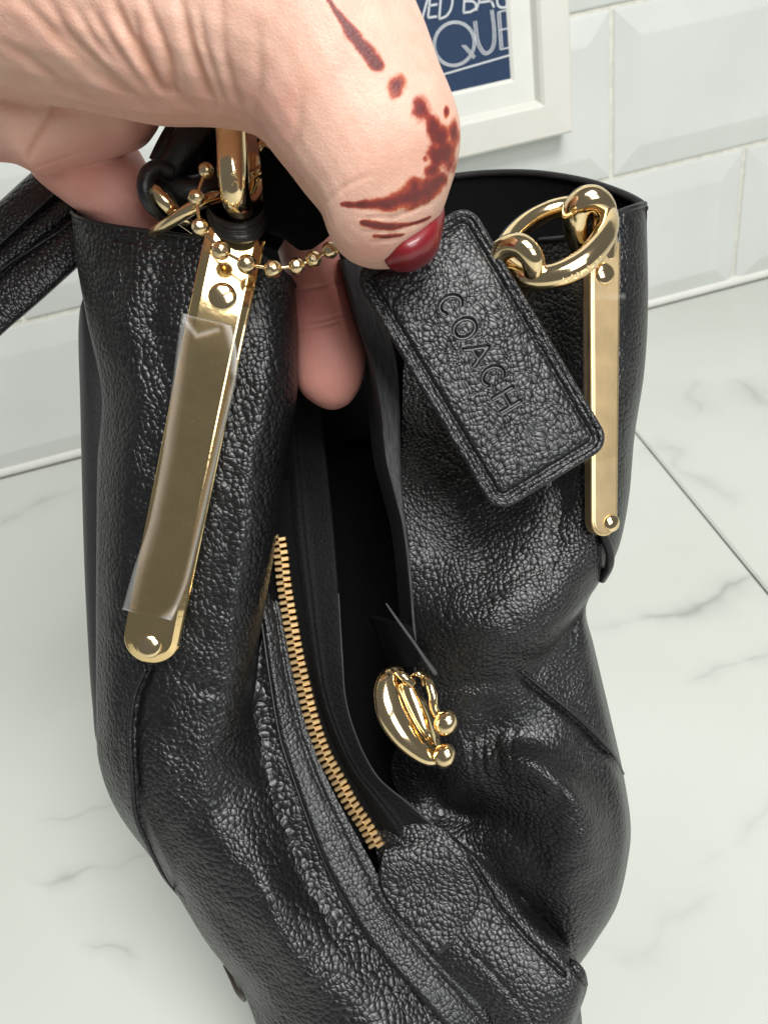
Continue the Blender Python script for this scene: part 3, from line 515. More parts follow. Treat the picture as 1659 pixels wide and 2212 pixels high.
tmesh = tooth_mesh(); nt = 50; tz = even(ZC[2:], nt*2+1); tz = np.column_stack([tz, zd(tz[:, 1])-0.02]); W3 = P(tz)
for i in range(nt*2):
    t3 = W3[min(i+1, nt*2)]-W3[max(i-1, 0)]; t3 /= np.linalg.norm(t3); z3 = -fw-(-fw@t3)*t3; z3 /= np.linalg.norm(z3); x3 = np.cross(t3, z3)
    s = 1 if i % 2 else -1; c3 = W3[i]-x3*s*0.00088+z3*rng.uniform(-.0001, .0001); xx = x3*s; yy = np.cross(z3, xx)
    ja = rng.uniform(-.06, .06); xx, yy = xx*math.cos(ja)+yy*math.sin(ja), yy*math.cos(ja)-xx*math.sin(ja)
    inst('zip_tooth', tmesh, zipper, Matrix(((xx[0], yy[0], z3[0], c3[0]), (xx[1], yy[1], z3[1], c3[1]), (xx[2], yy[2], z3[2], c3[2]), (0, 0, 0, 1))))
# divider right of the zip, with its folded lip
DR = [(690, 860), (718, 1120), (731, 1282), (739, 1417), (747, 1513), (774, 1602), (816, 1679), (878, 1733), (935, 1783), (975, 1815)]
DL = [(600, 860), (618, 1120), (638, 1282), (660, 1417), (680, 1500), (712, 1590), (745, 1660), (785, 1725), (820, 1785), (850, 1850)]
Dd = [21.4, 19.7, 19.05, 18.75, 18.65, 18.5, 18.4, 18.3, 18.2, 18.1]
def drow(k):
    (a, b), (c, e), z = DL[k], DR[k], Dd[k]
    L = lambda t, dz: (a+(c-a)*t, b+(e-b)*t, z+dz)
    return [L(-0.1, 0.35), L(0.1, 0.15), L(0.3, 0.02), L(0.45, 0.12), L(0.7, 0.06), L(0.92, 0.0), L(1.0, 0.03), L(1.02, 0.3), L(0.98, 1.6)]
patch('divider', [drow(k) for k in range(len(DL))], 120, 50, suede('divider_leather', 0.004, 0.6, 12.0, 1.0, 0.0006, 0.2), bag)
sweep('cut_edge', [(a, b, z-0.0) for (a, b), z in zip(DR[2:], Dd[2:])], 0.018, M['raw'], bag, segs=8, n=90)
# end flap with its long right side seam
flap = patch('end_flap', [
 [(800, 1800, 18.5), (850, 1790, 18.3), (905, 1780, 18.2), (950, 1790, 18.15), (985, 1812, 18.2), (1010, 1832, 18.5)],
 [(815, 1850, 18.3), (870, 1850, 18.05), (930, 1850, 17.95), (985, 1852, 17.95), (1030, 1858, 18.05), (1062, 1868, 18.5)],
 [(830, 1925, 18.1), (890, 1925, 17.9), (955, 1925, 17.85), (1015, 1920, 17.85), (1075, 1915, 17.95), (1112, 1918, 18.4)],
 [(880, 2000, 17.85), (940, 2000, 17.7), (1000, 1995, 17.65), (1060, 1985, 17.7), (1120, 1972, 17.8), (1158, 1972, 18.3)],
 [(940, 2075, 17.6), (1000, 2070, 17.45), (1060, 2060, 17.4), (1120, 2045, 17.45), (1175, 2028, 17.55), (1212, 2030, 18.0)],
 [(1010, 2145, 17.4), (1065, 2140, 17.25), (1125, 2125, 17.2), (1180, 2105, 17.25), (1228, 2085, 17.4), (1254, 2090, 17.8)],
 [(1055, 2190, 17.3), (1105, 2185, 17.15), (1160, 2172, 17.1), (1210, 2155, 17.15), (1250, 2132, 17.3), (1269, 2130, 17.75)],
 [(1080, 2260, 17.3), (1120, 2250, 17.15), (1165, 2240, 17.1), (1205, 2225, 17.15), (1235, 2208, 17.35), (1246, 2200, 17.9)],
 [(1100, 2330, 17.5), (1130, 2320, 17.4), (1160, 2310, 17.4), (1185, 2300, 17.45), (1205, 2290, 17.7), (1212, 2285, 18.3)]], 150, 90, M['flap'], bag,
 lambda x, y: groove(x, y, [(1015, 1852), (1045, 1905), (1075, 1958), (1135, 2027), (1218, 2106)], 5, 0.09, False)+groove(x, y, [(970, 2010), (1060, 2100), (1150, 2200)], 5, 0.03))
# stitches sunk in that seam
sl = even([(1030, 1878), (1075, 1958), (1135, 2027), (1214, 2102)], 15)
for i in range(14):
    a, b = sl[i], sl[i+1]; z = np.interp(a[1], [1880, 1960, 2030, 2100], [17.98, 17.86, 17.62, 17.4])+0.03
    sweep('stitch', [(a[0], a[1], z), ((a[0]+b[0])/2*1.0, (a[1]+b[1])/2, z-0.035), (a[0]+(b[0]-a[0])*.85, a[1]+(b[1]-a[1])*.85, z)], 0.024, M['edge'], flap, segs=6, n=7)
# rounded zip-end tab on the flap
def tabrow(a, c, bow=0.0): return [(a[0], a[1], a[2]+0.18), (a[0]+(c[0]-a[0])*.02, a[1]+(c[1]-a[1])*.02, a[2]-0.11)]+[(a[0]+(c[0]-a[0])*t, a[1]+(c[1]-a[1])*t, a[2]+(c[2]-a[2])*t-0.15) for t in (.08, .3, .5, .7, .92)]+[(a[0]+(c[0]-a[0])*.98, a[1]+(c[1]-a[1])*.98, c[2]-0.11), (c[0], c[1], c[2]+0.18)]
patch('zip_end_tab', [tabrow((828, 1838, 18.05), (930, 1812, 18.1)), tabrow((822, 1852, 17.98), (965, 1828, 17.98)), tabrow((817, 1880, 17.93), (1000, 1865, 17.85)), tabrow((818, 1915, 17.88), (1028, 1905, 17.78)), tabrow((836, 1952, 17.78), (1038, 1938, 17.72)),
   tabrow((868, 1988, 17.66), (1030, 1968, 17.66)), tabrow((905, 2025, 17.55), (1008, 2000, 17.6)), tabrow((935, 2056, 17.45), (985, 2030, 17.53)), tabrow((946, 2068, 17.5), (962, 2058, 17.55))], 70, 60, M['flap'], bag)
# small worn corner of the flap
sweep('corner_fold', [(1205, 2066, 18.0), (1232, 2086, 17.55), (1252, 2102, 17.45), (1266, 2128, 17.6)], [0.05, 0.14, 0.13, 0.05], M['flap'], flap, segs=12, n=30)
# little brown leather end at the lower left
sweep('strap_end', [(486, 2085, 19.6), (506, 2112, 19.35), (520, 2140, 19.3), (528, 2162, 19.5)], [0.06, 0.13, 0.14, 0.05], plain('brown_edge_paint', (0.03, 0.022, 0.018), 0.35), bag, segs=12, n=24)

# ---------------------------------------------------------------- gold bars with rivets
def bar(top_px, bot_px, wpx_top, wpx_bot, tilt, mat, name, parent, rise=0.055, side=0.20, inset=0.16, facing=None, bow=0.0):
    a, b = P(top_px), P(bot_px); y = b-a; ln = np.linalg.norm(y); y /= ln
    z = -fw-(-fw@y)*y; z /= np.linalg.norm(z); x = np.cross(z, y)
    z2 = z*math.cos(tilt)+x*math.sin(tilt); x2 = np.cross(z2, y)
    if facing is not None:
        hv_ = (CAM-(a+b)/2); hv_ = hv_/np.linalg.norm(hv_); lv = np.array(facing)-(a+b)/2; lv /= np.linalg.norm(lv); hh_ = hv_+lv; z2 = hh_-(hh_@y)*y; z2 /= np.linalg.norm(z2); x2 = np.cross(z2, y)
    w0, w1 = wpx_top*top_px[2]/F_PX/200, wpx_bot*bot_px[2]/F_PX/200
    def bend(py): t_ = py/ln; return 0.01*bow*(4*t_*(1-t_)+0.16*math.sin(t_*9.0))
    def loop(ins, h):
        pts = []; n = 20
        pts.append((-(w0-ins), 0.0)); 
        for t in np.linspace(0.04, 1, 24): pts.append((-(w0+(w1-w0)*t-ins), (ln-w1)*t))
        for k in range(1, n): th = math.pi*k/n; pts.append((-(w1-ins)*math.cos(th), ln-w1+(w1-ins)*math.sin(th)))
        for t in np.linspace(1, 0.04, 24): pts.append(((w0+(w1-w0)*t-ins), (ln-w1)*t))
        pts.append(((w0-ins), 0.0)); return [a+x2*px+y*py+z2*(h+bend(py)) for px, py in pts]
    s = side*0.01; r = rise*0.01; c = inset*0.01
    L = [loop(0, -s), loop(0, -0.0002), loop(0.0002, 0.0), loop(0.0005, 0.0001), loop(c, r), loop(c+0.0003, r+0.00006)]
    n = len(L[0]); f = []
    for q in range(len(L)-1):
        for k in range(n): f.append((q*n+k, q*n+(k+1) % n, (q+1)*n+(k+1) % n, (q+1)*n+k))
    base_ = len(L)*n; f += [(base_+k, base_+k+1, base_+n-2-k, base_+n-1-k) for k in range(n//2)]     # face as a ladder of quads
    f = [q if len(set(q)) == 4 else tuple(dict.fromkeys(q)) for q in f]; f = [q for q in f if len(q) > 2]
    o = mesh(name, np.vstack(L+[L[-1]]), f, mat, parent, smooth=False)
    for p_ in o.data.polygons: p_.use_smooth = min(p_.vertices) >= base_
    return o, (a, x2, y, z2, r, bend)
barL, fL = bar((510, 505, 16.05), (319, 1432, 16.75), 126, 118, 0.15, M['goldbar'], 'hardware_bar', bag, 0.07, 0.20, 0.17, bow=0.24)
barR, fR = bar((1308, 520, 16.45), (1306, 1158, 16.80), 78, 66, 0.30, M['goldbar2'], 'hardware_bar', bag, 0.03, 0.25, 0.05, facing=(0.95, 0.10, 0.80))
for bo, fr, pts in ((barL, fL, ((482, 643, 30), (324, 1394, 26))), (barR, fR, ((1306, 591, 24), (1321, 1130, 19)))):
    a, x, y, z, r, bend = fr
    for px, py, rp in pts:
        R_ = ray(px, py); t = ((a+z*r-CAM)@z)/(R_@z); q = CAM+R_*t; q = q+z*bend((q-a)@y)
        dome('rivet', q, z, rp*t*100/F_PX*0.01, 0.0010, M['gold'], bo)
# crinkled clear film left on the bars
def rimf(x, y): return np.zeros_like(x)
fl_l = [(393, 677), (383, 740), (372, 830), (350, 978), (321, 1126), (288, 1232), (264, 1318)]; fl_r = [(500, 702), (512, 760), (511, 817), (484, 930), (428, 1169), (405, 1260), (372, 1340)]
def filmz(y): t_ = (y-505)/927; return float(np.interp(y, [505, 1432], [16.05, 16.75]))-0.24*(4*t_*(1-t_)+0.16*math.sin(t_*9.0))
frows = []
for (a, b), (c, d) in zip(fl_l, fl_r):
    z0_, z1_ = filmz(b)-0.20, filmz(d)-0.12
    frows.append([(a, b, z0_+0.16), (a+6, b, z0_+0.03)]+[(a+(c-a)*t, b+(d-b)*t, z0_+(z1_-z0_)*t-0.01) for t in (.2, .4, .6, .8)]+[(c-5, d, z1_+0.0), (c, d, z1_+0.1)])
def filmd(x, y): return 0.012*np.sin(x*.21+y*.03)*np.sin(y*.05+x*.04)-groove(x, y, [(500, 702), (512, 760), (510, 830)], 9, 0.10)-groove(x, y, [(372, 1340), (392, 1318)], 14, 0.10)-groove(x, y, [(393, 677), (380, 740), (370, 800)], 10, 0.08)
def filmrim(x, y):
    d1, _ = dpoly(x, y, fl_l); d2, _ = dpoly(x, y, fl_r); d3, _ = dpoly(x, y, [(264, 1318), (348, 1356), (372, 1340)]); d4, _ = dpoly(x, y, [(393, 677), (500, 702)])
    q = np.exp(-(d1/16)**2)*0.75+np.exp(-(d2/7)**2)+0.9*np.exp(-(d3/5)**2)+0.6*np.exp(-(d4/4)**2)
    q += np.exp(-(dpoly(x, y, [(492, 705), (506, 760), (507, 800)])[0]/7)**2)+0.9*np.exp(-(dpoly(x, y, [(350, 1345), (385, 1320)])[0]/9)**2)+0.7*np.exp(-(dpoly(x, y, [(398, 690), (425, 725), (470, 712)])[0]/5)**2)
    return np.clip(q, 0, 1.3)
patch('protective_film', frows, 200, 90, M['film'], barL, filmd, attrs={'rim': filmrim})
patch('protective_film', [[(1258, y0, 16.72+k*.06), (1266, y0, 16.52+k*.06), (1285, y0-4, 16.34+k*.06), (1320, y0-12, 16.28+k*.06), (1341, y0-18, 16.33+k*.06), (1346+6*(k == 0), y0-16, 16.42+k*.06)] for k, y0 in enumerate((648, 760, 880, 1000))], 40, 24, M['film'], barR, lambda x, y: 0.01*np.sin(x*.2+y*.05), attrs={'rim': lambda x, y: np.clip(np.exp(-((y-640)/5)**2)*.4+np.exp(-((x-1260)/6)**2)*.5, 0, 1)})

# ---------------------------------------------------------------- gold rings, loops and strap leather at the handle
G = M['gold']
sweep('bar_loop', [(1306, 560, 16.7), (1306, 505, 16.5), (1302, 452, 16.15), (1278, 430, 15.95), (1250, 444, 16.05), (1242, 486, 16.4), (1256, 540, 17.0), (1275, 580, 17.3)], [.25, .27, .28, .29, .30, .27, .22, .2], G, bag, segs=24, n=80)
ringR = [(1296, 452, 16.45), (1222, 446, 16.95), (1150, 472, 16.9), (1098, 520, 16.5), (1092, 568, 16.0), (1132, 598, 15.65), (1196, 596, 15.4), (1258, 566, 15.35), (1300, 518, 15.6), (1313, 474, 16.0)]
ring = sweep('ring', ringR, [.22, .22, .22, .23, .24, .25, .255, .255, .25, .23], G, bag, segs=24, n=140, closed=True)
sweep('handle_link', [(1050, 640, 16.1), (1062, 575, 15.75), (1088, 537, 15.4), (1122, 530, 15.15), (1149, 556, 15.15), (1152, 592, 15.5), (1130, 622, 16.0)], [.22, .225, .235, .24, .235, .225, .22], G, bag, segs=22, n=70)
ringL = sweep('ring', [(516, 120, 15.6), (500, 200, 15.1), (499, 290, 15.0), (503, 380, 15.1), (512, 436, 15.5), (528, 446, 16.1), (545, 400, 16.6), (548, 300, 16.7), (540, 200, 16.5), (528, 140, 16.1)], [.28, .29, .295, .295, .29, .27, .25, .25, .25, .26], G, bag, segs=24, n=120, closed=True)
sweep('handle_link', [(314, 388, 16.4), (326, 402, 16.2), (350, 428, 16.15), (384, 462, 16.4), (420, 490, 16.8)], [.17, .175, .175, .17, .16], G, bag, segs=18, n=40)
sweep('handle_link', [(325, 508, 16.9), (362, 482, 16.25), (405, 454, 15.9), (450, 430, 16.0), (500, 420, 16.4)], [.12, .135, .14, .14, .13], G, bag, segs=18, n=40)
sweep('handle_link', [(528, 250, 16.2), (531, 330, 16.1), (534, 400, 16.1)], .06, G, bag, segs=10, n=16)
sweep('handle_link', [(545, 380, 16.4), (570, 366, 16.3), (592, 360, 16.4)], [.12, .13, .12], G, bag, segs=14, n=16)
def engrave(text, pts, height, parent, spin=0.0):
    # tiny raised letters that follow a tube's camera side
    q = even(pts, 60); n = len(text); tnp = np.gradient(q[:, :2], axis=0); tnp /= np.linalg.norm(tnp, axis=1)[:, None]
    for i, ch in enumerate(text):
        V = []; Fc = []
        for st in GLY[ch]:
            pp = []
            for gx, gy in st:
                k = (i+gx*0.78)/n*59; a = int(min(k, 58)); f = k-a; c = q[a]*(1-f)+q[a+1]*f; t = tnp[a]; nn = np.array([t[1], -t[0]])
                pp.append((c[0]+nn[0]*(gy-.5)*height, c[1]+nn[1]*(gy-.5)*height, c[2]+0.012*((gy-.5)*2)**2))
            v = P(np.array(pp)); tv = np.gradient(v, axis=0); tv /= np.linalg.norm(tv, axis=1)[:, None]; sd = np.cross(tv, -fw); sd /= np.linalg.norm(sd, axis=1)[:, None]; b0 = sum(len(x) for x in V); m = len(v)
            V.append(np.vstack([v+sd*0.00009, v+(-fw)*0.00010, v-sd*0.00009])); Fc += [(b0+r*m+j, b0+r*m+j+1, b0+(r+1)*m+j+1, b0+(r+1)*m+j) for r in range(2) for j in range(m-1)]
        mesh('letter', np.vstack(V), Fc, M['zip'], parent)
def arc(cx_, cy_, rx, ry, a0, a1, n=14): return [(cx_+rx*math.cos(math.radians(a)), cy_+ry*math.sin(math.radians(a))) for a in np.linspace(a0, a1, n)]
GLY = {'C': [arc(.5, .5, .42, .5, 50, 310)], 'O': [arc(.5, .5, .45, .5, 0, 360, 24)], 'A': [[(0.02, 0), (.5, 1)], [(.5, 1), (.98, 0)], [(.22, .33), (.78, .33)]], 'H': [[(.1, 0), (.1, 1)], [(.9, 0), (.9, 1)], [(.1, .5), (.9, .5)]]}
engrave('COACH', [(1216, 604, 15.16), (1245, 592, 15.13), (1274, 572, 15.14), (1296, 546, 15.22)], 15, ring)
engrave('COACH', [(511, 434, 15.22), (507, 390, 14.84), (503, 350, 14.77), (501, 310, 14.73)], 13, ringL)
# leather strands and loops of the handle end, with a dark filler behind
sweep('handle_loop_and_filler', [(470, 215, 16.6), (430, 262, 16.3), (395, 318, 16.3), (362, 372, 16.5)], [.33, .33, .30, .26], M['edge'], bag, segs=16, n=30)
sweep('handle_loop_and_filler', [(430, 200, 16.9), (392, 260, 16.6), (362, 312, 16.5), (340, 352, 16.6)], [.22, .22, .22, .2], M['edge'], bag, segs=14, n=30)
sweep('handle_loop_and_filler', [(372, 372, 16.3), (340, 362, 16.1), (318, 378, 16.0), (312, 412, 16.0), (326, 446, 16.2), (352, 470, 16.5)], [.16, .17, .17, .15, .13, .12], M['edge'], bag, segs=14, n=40)
sweep('handle_loop_and_filler', [(350, 380, 16.6), (390, 410, 16.6), (440, 410, 16.7), (480, 390, 16.8)], [.22, .3, .34, .34], M['edge'], bag, segs=14, n=24)
sweep('handle_loop_and_filler', [(480, 330, 17.2), (520, 420, 17.2), (560, 470, 17.2)], [.6, .55, .4], M['suede'], bag, segs=14, n=24)
patch('handle_loop_and_filler', [[(352, 300, 17.6), (420, 230, 17.4), (500, 220, 17.3), (620, 250, 17.3)], [(345, 360, 17.5), (420, 350, 17.2), (500, 350, 17.2), (640, 360, 17.2)], [(350, 430, 17.4), (420, 430, 17.15), (500, 430, 17.15), (650, 440, 17.2)], [(360, 500, 17.4), (420, 505, 17.2), (500, 515, 17.2), (600, 540, 17.3)]], 24, 24, M['suede'], bag, thick=0.2)  # added dark filler sheet, stands for the black interior and hides the wall
bl = [(446, 436), (462, 466), (494, 482), (530, 482), (562, 468), (578, 440)]
def bandrow(dy, dz, sc=1.0): return [(515+(a-515)*sc, b+dy*(1+0.1*i), 15.75+dz+0.010*((a-512)/10.0)**2*0.8) for i, (a, b) in enumerate(bl)]
def bandy(x): return np.interp(x, [a for a, b in bl], [b for a, b in bl])
patch('leather_loop', [bandrow(2, 0.5, .9), bandrow(-4, 0.2, .95), bandrow(-4, 0.0), bandrow(6, -0.07), bandrow(14, -0.10), bandrow(24, -0.10), bandrow(31, -0.03), bandrow(33, 0.15, .98), bandrow(30, 0.5, .95)], 60, 60, M['edge'], bag,
      lambda x, y: 0.03*np.exp(-((y-bandy(x)-11)/2.2)**2)+0.03*np.exp(-((y-bandy(x)-21)/2.2)**2))
sweep('leather_loop', [(450, 430, 16.0), (470, 410, 16.7), (515, 400, 17.0), (560, 412, 16.8), (580, 436, 16.2)], .14, M['edge'], bag, segs=10, n=30, flat=.6)
patch('leather_tab', [[(560, 300, 16.0), (590, 330, 15.7), (630, 370, 15.7), (690, 430, 16.0)], [(570, 380, 15.9), (605, 390, 15.6), (650, 420, 15.6), (715, 470, 16.0)], [(575, 450, 16.0), (605, 450, 15.75), (650, 465, 15.75), (722, 490, 16.1)], [(578, 490, 16.2), (606, 498, 15.9), (640, 515, 15.9), (700, 512, 16.2)], [(590, 500, 16.4), (620, 512, 16.1), (655, 538, 16.1), (675, 530, 16.3)]], 40, 40, M['suede'], bag, lambda x, y: 0.04*np.sin(x*.08+y*.05), thick=0.12)
# handle strap going off to the left
def hrow(p, q, d):
    L = lambda t, dz: (p[0]+(q[0]-p[0])*t, p[1]+(q[1]-p[1])*t, d+dz)
    return [L(0, .8), L(0.0, .2), L(.05, 0.0), L(.18, -.06), L(.30, -.03), L(.345, .12), L(.37, .02), L(.45, -.02), L(.53, .06), L(.56, .14), L(.60, .05), L(.78, .02), L(.95, .1), L(1, .35), L(.98, 1.0)]
handle = patch('handle', [hrow((-160, 560), (-160, 880), 19.2), hrow((-70, 500), (-70, 800), 19.2), hrow((0, 434), (0, 726), 19.2), hrow((72, 369), (85, 652), 19.3), hrow((150, 310), (172, 574), 19.5), hrow((230, 240), (260, 500), 19.8)], 60, 90, M['strap'], bag, uvrot=True)
for hx in (((0, 526, 19.12), (60, 470, 19.16), (115, 421, 19.28)), ((0, 584, 19.22), (80, 530, 19.28), (156, 478, 19.5))):
    sweep('strap_edge', [(-80, hx[0][1]+75, 19.15), *hx, (190, hx[2][1]-60, 19.6)], 0.035, M['rawlight'] if False else M['edge'], handle, segs=8, n=40)
# ---------------------------------------------------------------- snap clip on its thin strap
sweep('clip_strap', [(834, 1304, 17.5), (852, 1330, 17.4), (872, 1358, 17.3), (895, 1390, 17.22), (918, 1424, 17.18), (941, 1456, 17.2)], [.02, .03, .034, .036, .045, .055], M['rawlight'], bag, segs=10, n=40, flat=2.0)
patch('clip_strap', [[(800+k*14, 1330+k*38, 18.6), (840+k*13, 1340+k*34, 17.75), (880+k*6, 1350+k*30, 17.7), (893+k*2, 1360+k*26, 17.9)] for k in range(4)], 30, 20, M['suede'], bag, thick=0.1)
clip = sweep('snap_clip', [(868, 1452, 17.5), (845, 1462, 17.3), (838, 1492, 17.15), (848, 1538, 17.0), (870, 1578, 16.95), (897, 1610, 16.95), (925, 1632, 17.0), (952, 1634, 17.1)], [.14, .26, .36, .41, .38, .31, .24, .17], G, bag, segs=24, n=90, flat=.75)
sweep('clip_arm', [(905, 1450, 17.5), (924, 1470, 17.2), (935, 1500, 17.05), (938, 1530, 17.05), (952, 1556, 17.1)], [.07, .10, .11, .10, .12], G, clip, segs=16, n=50)
patch('clip_plate', [[(850, 1480, 17.5), (866, 1474, 17.25), (886, 1482, 17.2), (902, 1492, 17.4)], [(850, 1510, 17.4), (874, 1506, 17.2), (902, 1514, 17.2), (922, 1526, 17.4)], [(862, 1548, 17.35), (886, 1544, 17.2), (914, 1548, 17.2), (936, 1560, 17.4)], [(884, 1586, 17.3), (904, 1580, 17.2), (926, 1582, 17.2), (946, 1592, 17.4)], [(912, 1614, 17.3), (926, 1610, 17.25), (938, 1612, 17.25), (948, 1616, 17.4)]], 24, 20, G, clip, thick=0.1)
sweep('clip_swivel', [(858, 1450, 17.2), (872, 1462, 17.1), (892, 1480, 17.15)], [.08, .11, .10], G, clip, segs=14, n=20)
sweep('clip_swivel', [(890, 1462, 17.35), (902, 1456, 17.25), (912, 1462, 17.3), (914, 1480, 17.4)], [.06, .07, .07, .06], G, clip, segs=12, n=24)
def ball(name, px, r, mat, parent, facet=0.0, sub=3, sy=1.0):
    bm = bmesh.new(); bmesh.ops.create_icosphere(bm, subdivisions=sub, radius=1.0)
    if facet:
        dirs = [Vector(d).normalized() for d in ((1, 0, 0), (-1, 0, 0), (0, 1, 0), (0, -1, 0), (0, 0, 1), (0, 0, -1), (1, 1, 1), (-1, 1, 1), (1, -1, 1), (1, 1, -1), (-1, -1, 1), (-1, 1, -1), (1, -1, -1), (-1, -1, -1))]
        for v in bm.verts:
            for d in dirs:
                k = v.co.dot(d)
                if k > facet: v.co -= d*(k-facet)
    m = bpy.data.meshes.new(name); bm.to_mesh(m); bm.free(); m.materials.append(mat); m.polygons.foreach_set('use_smooth', [not facet]*len(m.polygons)); return m
bmsh = ball('clip_ball', None, 1, G, None)
for px, r in (((963, 1562, 16.9), .285), ((960, 1633, 16.9), .27)):
    q = P(px); inst('clip_ball', bmsh, clip, Matrix.Translation(Vector(q)) @ Matrix.Rotation(0.5, 4, 'Y') @ Matrix.Diagonal((r*.01*.92, r*.01*.95, r*.01*1.12, 1)))

# ================================================================ ball chain
chain = thing('ball_chain', 'short gold faceted ball chain hanging in front of the gold bar', 'chain', P([533, 585, 15.6]))
fb = ball('bead', None, 1, G, None, 0.95, 4)
beads = [(573, 316, 15.9, 17), (445, 367, 15.55, 17.5), (424, 425, 15.45, 18), (433, 490, 15.4, 19), (478, 540, 15.3, 21), (533, 570, 15.25, 21.5), (590, 580, 15.25, 20), (641, 574, 15.3, 18), (677, 559, 15.35, 17.5), (713, 540, 15.4, 18), (752, 536, 15.5, 17)]
for i, (x, y, d, r) in enumerate(beads):
    s = r*d/F_PX*0.01
    inst('bead', fb, chain, Matrix.Translation(Vector(P([x, y, d]))) @ Matrix.Rotation(rng.uniform(0, 3), 4, 'X') @ Matrix.Rotation(rng.uniform(0, 3), 4, 'Z') @ Matrix.Diagonal((s, s, s, 1)))
for a, b in list(zip(beads[1:], beads[2:])):
    sweep('link', [a[:3], ((a[0]+b[0])/2, (a[1]+b[1])/2, (a[2]+b[2])/2), b[:3]], 0.038, G, chain, segs=8, n=5)

# ================================================================ hang tag
TL, TR_, BR, BL = [np.array(p, float) for p in ((768, 578, 15.2), (1003, 444, 15.3), (1336, 952, 15.55), (1064, 1117, 15.4))]
hang = thing('hang_tag', 'black leather hang tag embossed with COACH hanging between the two gold bars', 'tag', P(BL))
pTL, pTR, pBR, pBL = P(TL), P(TR_), P(BR), P(BL); ex = (pTR-pTL+pBR-pBL)/2; ey = (pBL-pTL+pBR-pTR)/2; WT = np.linalg.norm(ex); LT = np.linalg.norm(ey); ex /= WT; ey /= LT
sk = (ex@ey)/2; ex, ey = ex-sk*ey, ey-sk*ex; ex /= np.linalg.norm(ex); ey -= (ey@ex)*ex; ey /= np.linalg.norm(ey); ez = np.cross(ey, ex); A0 = (pTL+pTR+pBR+pBL)/4-ex*WT/2-ey*LT/2
ez = ez if ez@(-fw) > 0 else -ez
def outline(ins, rad, n=8):
    pts = []; r = max(rad-ins, 0.0006)
    for cx_, cy_, a0 in ((WT-ins-r, ins+r, -90), (WT-ins-r, LT-ins-r, 0), (ins+r, LT-ins-r, 90), (ins+r, ins+r, 180)):
        for k in range(n+1): a = math.radians(a0+90*k/n); pts.append((cx_+r*math.cos(a), cy_+r*math.sin(a)))
    return pts
sh = lambda y_: 0.0                                            # straight sides
def T3(u, v, h): return A0+ex*u+ey*v+ez*h
# stroke letters of COACH, reading down the tag, tops towards the right edge
cap = 0.0046; adv = 0.0055; lw = 0.00036; v0 = LT*0.5-2.5*adv-0.0008; u0 = WT*0.5-cap*0.5-0.0002
segs_ = []
for i, ch in enumerate('COACH'):
    for s in GLY[ch]:
        pts = [(u0+py*cap, v0+i*adv+px*cap*0.86) for px, py in s]; segs_ += list(zip(pts[:-1], pts[1:]))
nu, nv = 120, 210; m_ = 0.0006
uu, vv = np.meshgrid(np.linspace(m_, WT-m_, nu), np.linspace(m_, LT-m_, nv)); ld = np.full(uu.shape, 1.0)
for (a, b), (c, d) in segs_:
    L2 = (c-a)**2+(d-b)**2+1e-12; t = np.clip(((uu-a)*(c-a)+(vv-b)*(d-b))/L2, 0, 1); ld = np.minimum(ld, np.hypot(uu-a-t*(c-a), vv-b-t*(d-b)))
sm = lambda e0, e1, x: np.clip((x-e0)/(e1-e0), 0, 1)**2*(3-2*np.clip((x-e0)/(e1-e0), 0, 1))
emb = 1-sm(lw*0.7, lw*1.5, ld)
edge_d = np.minimum(np.minimum(uu, WT-uu), np.minimum(vv, LT-vv))
RC = 0.0040                                                     # rounded corners
cu = np.maximum(np.maximum(RC-uu, uu-(WT-RC)), 0); cv = np.maximum(np.maximum(RC-vv, vv-(LT-RC)), 0); cc = (cu > 0) & (cv > 0)
edge_d = np.where(cc, RC-np.hypot(cu, cv), edge_d)
hz_ = -0.00060*emb+0.00020*(sm(lw*1.3, lw*2.0, ld)-1)*0-0.0007*np.exp(-((edge_d-0.0026)/0.00045)**2)+0.0002*sm(0.0026, 0.005, edge_d)
hz_ += 0.0006*np.exp(-((uu/WT-0.5)/0.5)**2)*np.sin(vv/LT*math.pi)-0.0004
VV = A0+uu[..., None]*ex+vv[..., None]*ey+hz_[..., None]*ez
keep = edge_d > 0.0004; Fc = [q for q in grid_faces(nv, nu) if keep.ravel()[list(q)].all()]
body = mesh('tag_face', VV.reshape(-1, 3), Fc, M['tag'], hang, np.stack([uu, vv], -1).reshape(-1, 2)*100, attrs={'pressed': np.clip(1.2*(1-sm(lw*1.0, lw*2.6, ld)), 0, 0.95).ravel()})
ol = outline(0.0007, RC); ol = np.array(ol+ol[:1]); sl_ = np.r_[0, np.cumsum(np.hypot(*np.diff(ol, axis=0).T))]; tt = np.linspace(0, sl_[-1], 181)[:-1]; ol = np.stack([np.interp(tt, sl_, ol[:, 0]), np.interp(tt, sl_, ol[:, 1])], -1)
sweep('piped_border', [tuple(T3(u, v, -0.0006)) for u, v in ol], 0.078, M['tag'], hang, segs=12, n=180, closed=True, pxin=False)
ol2 = outline(0.0003, RC, 8); nO = len(ol2)
mesh('tag_back', [T3(u, v, -0.0006) for u, v in ol2]+[T3(u, v, -0.0024) for u, v in ol2], [(k, (k+1) % nO, nO+(k+1) % nO, nO+k) for k in range(nO)]+[tuple(range(nO, 2*nO))], M['edge'], hang, np.array(ol2+ol2)*100, smooth=False)

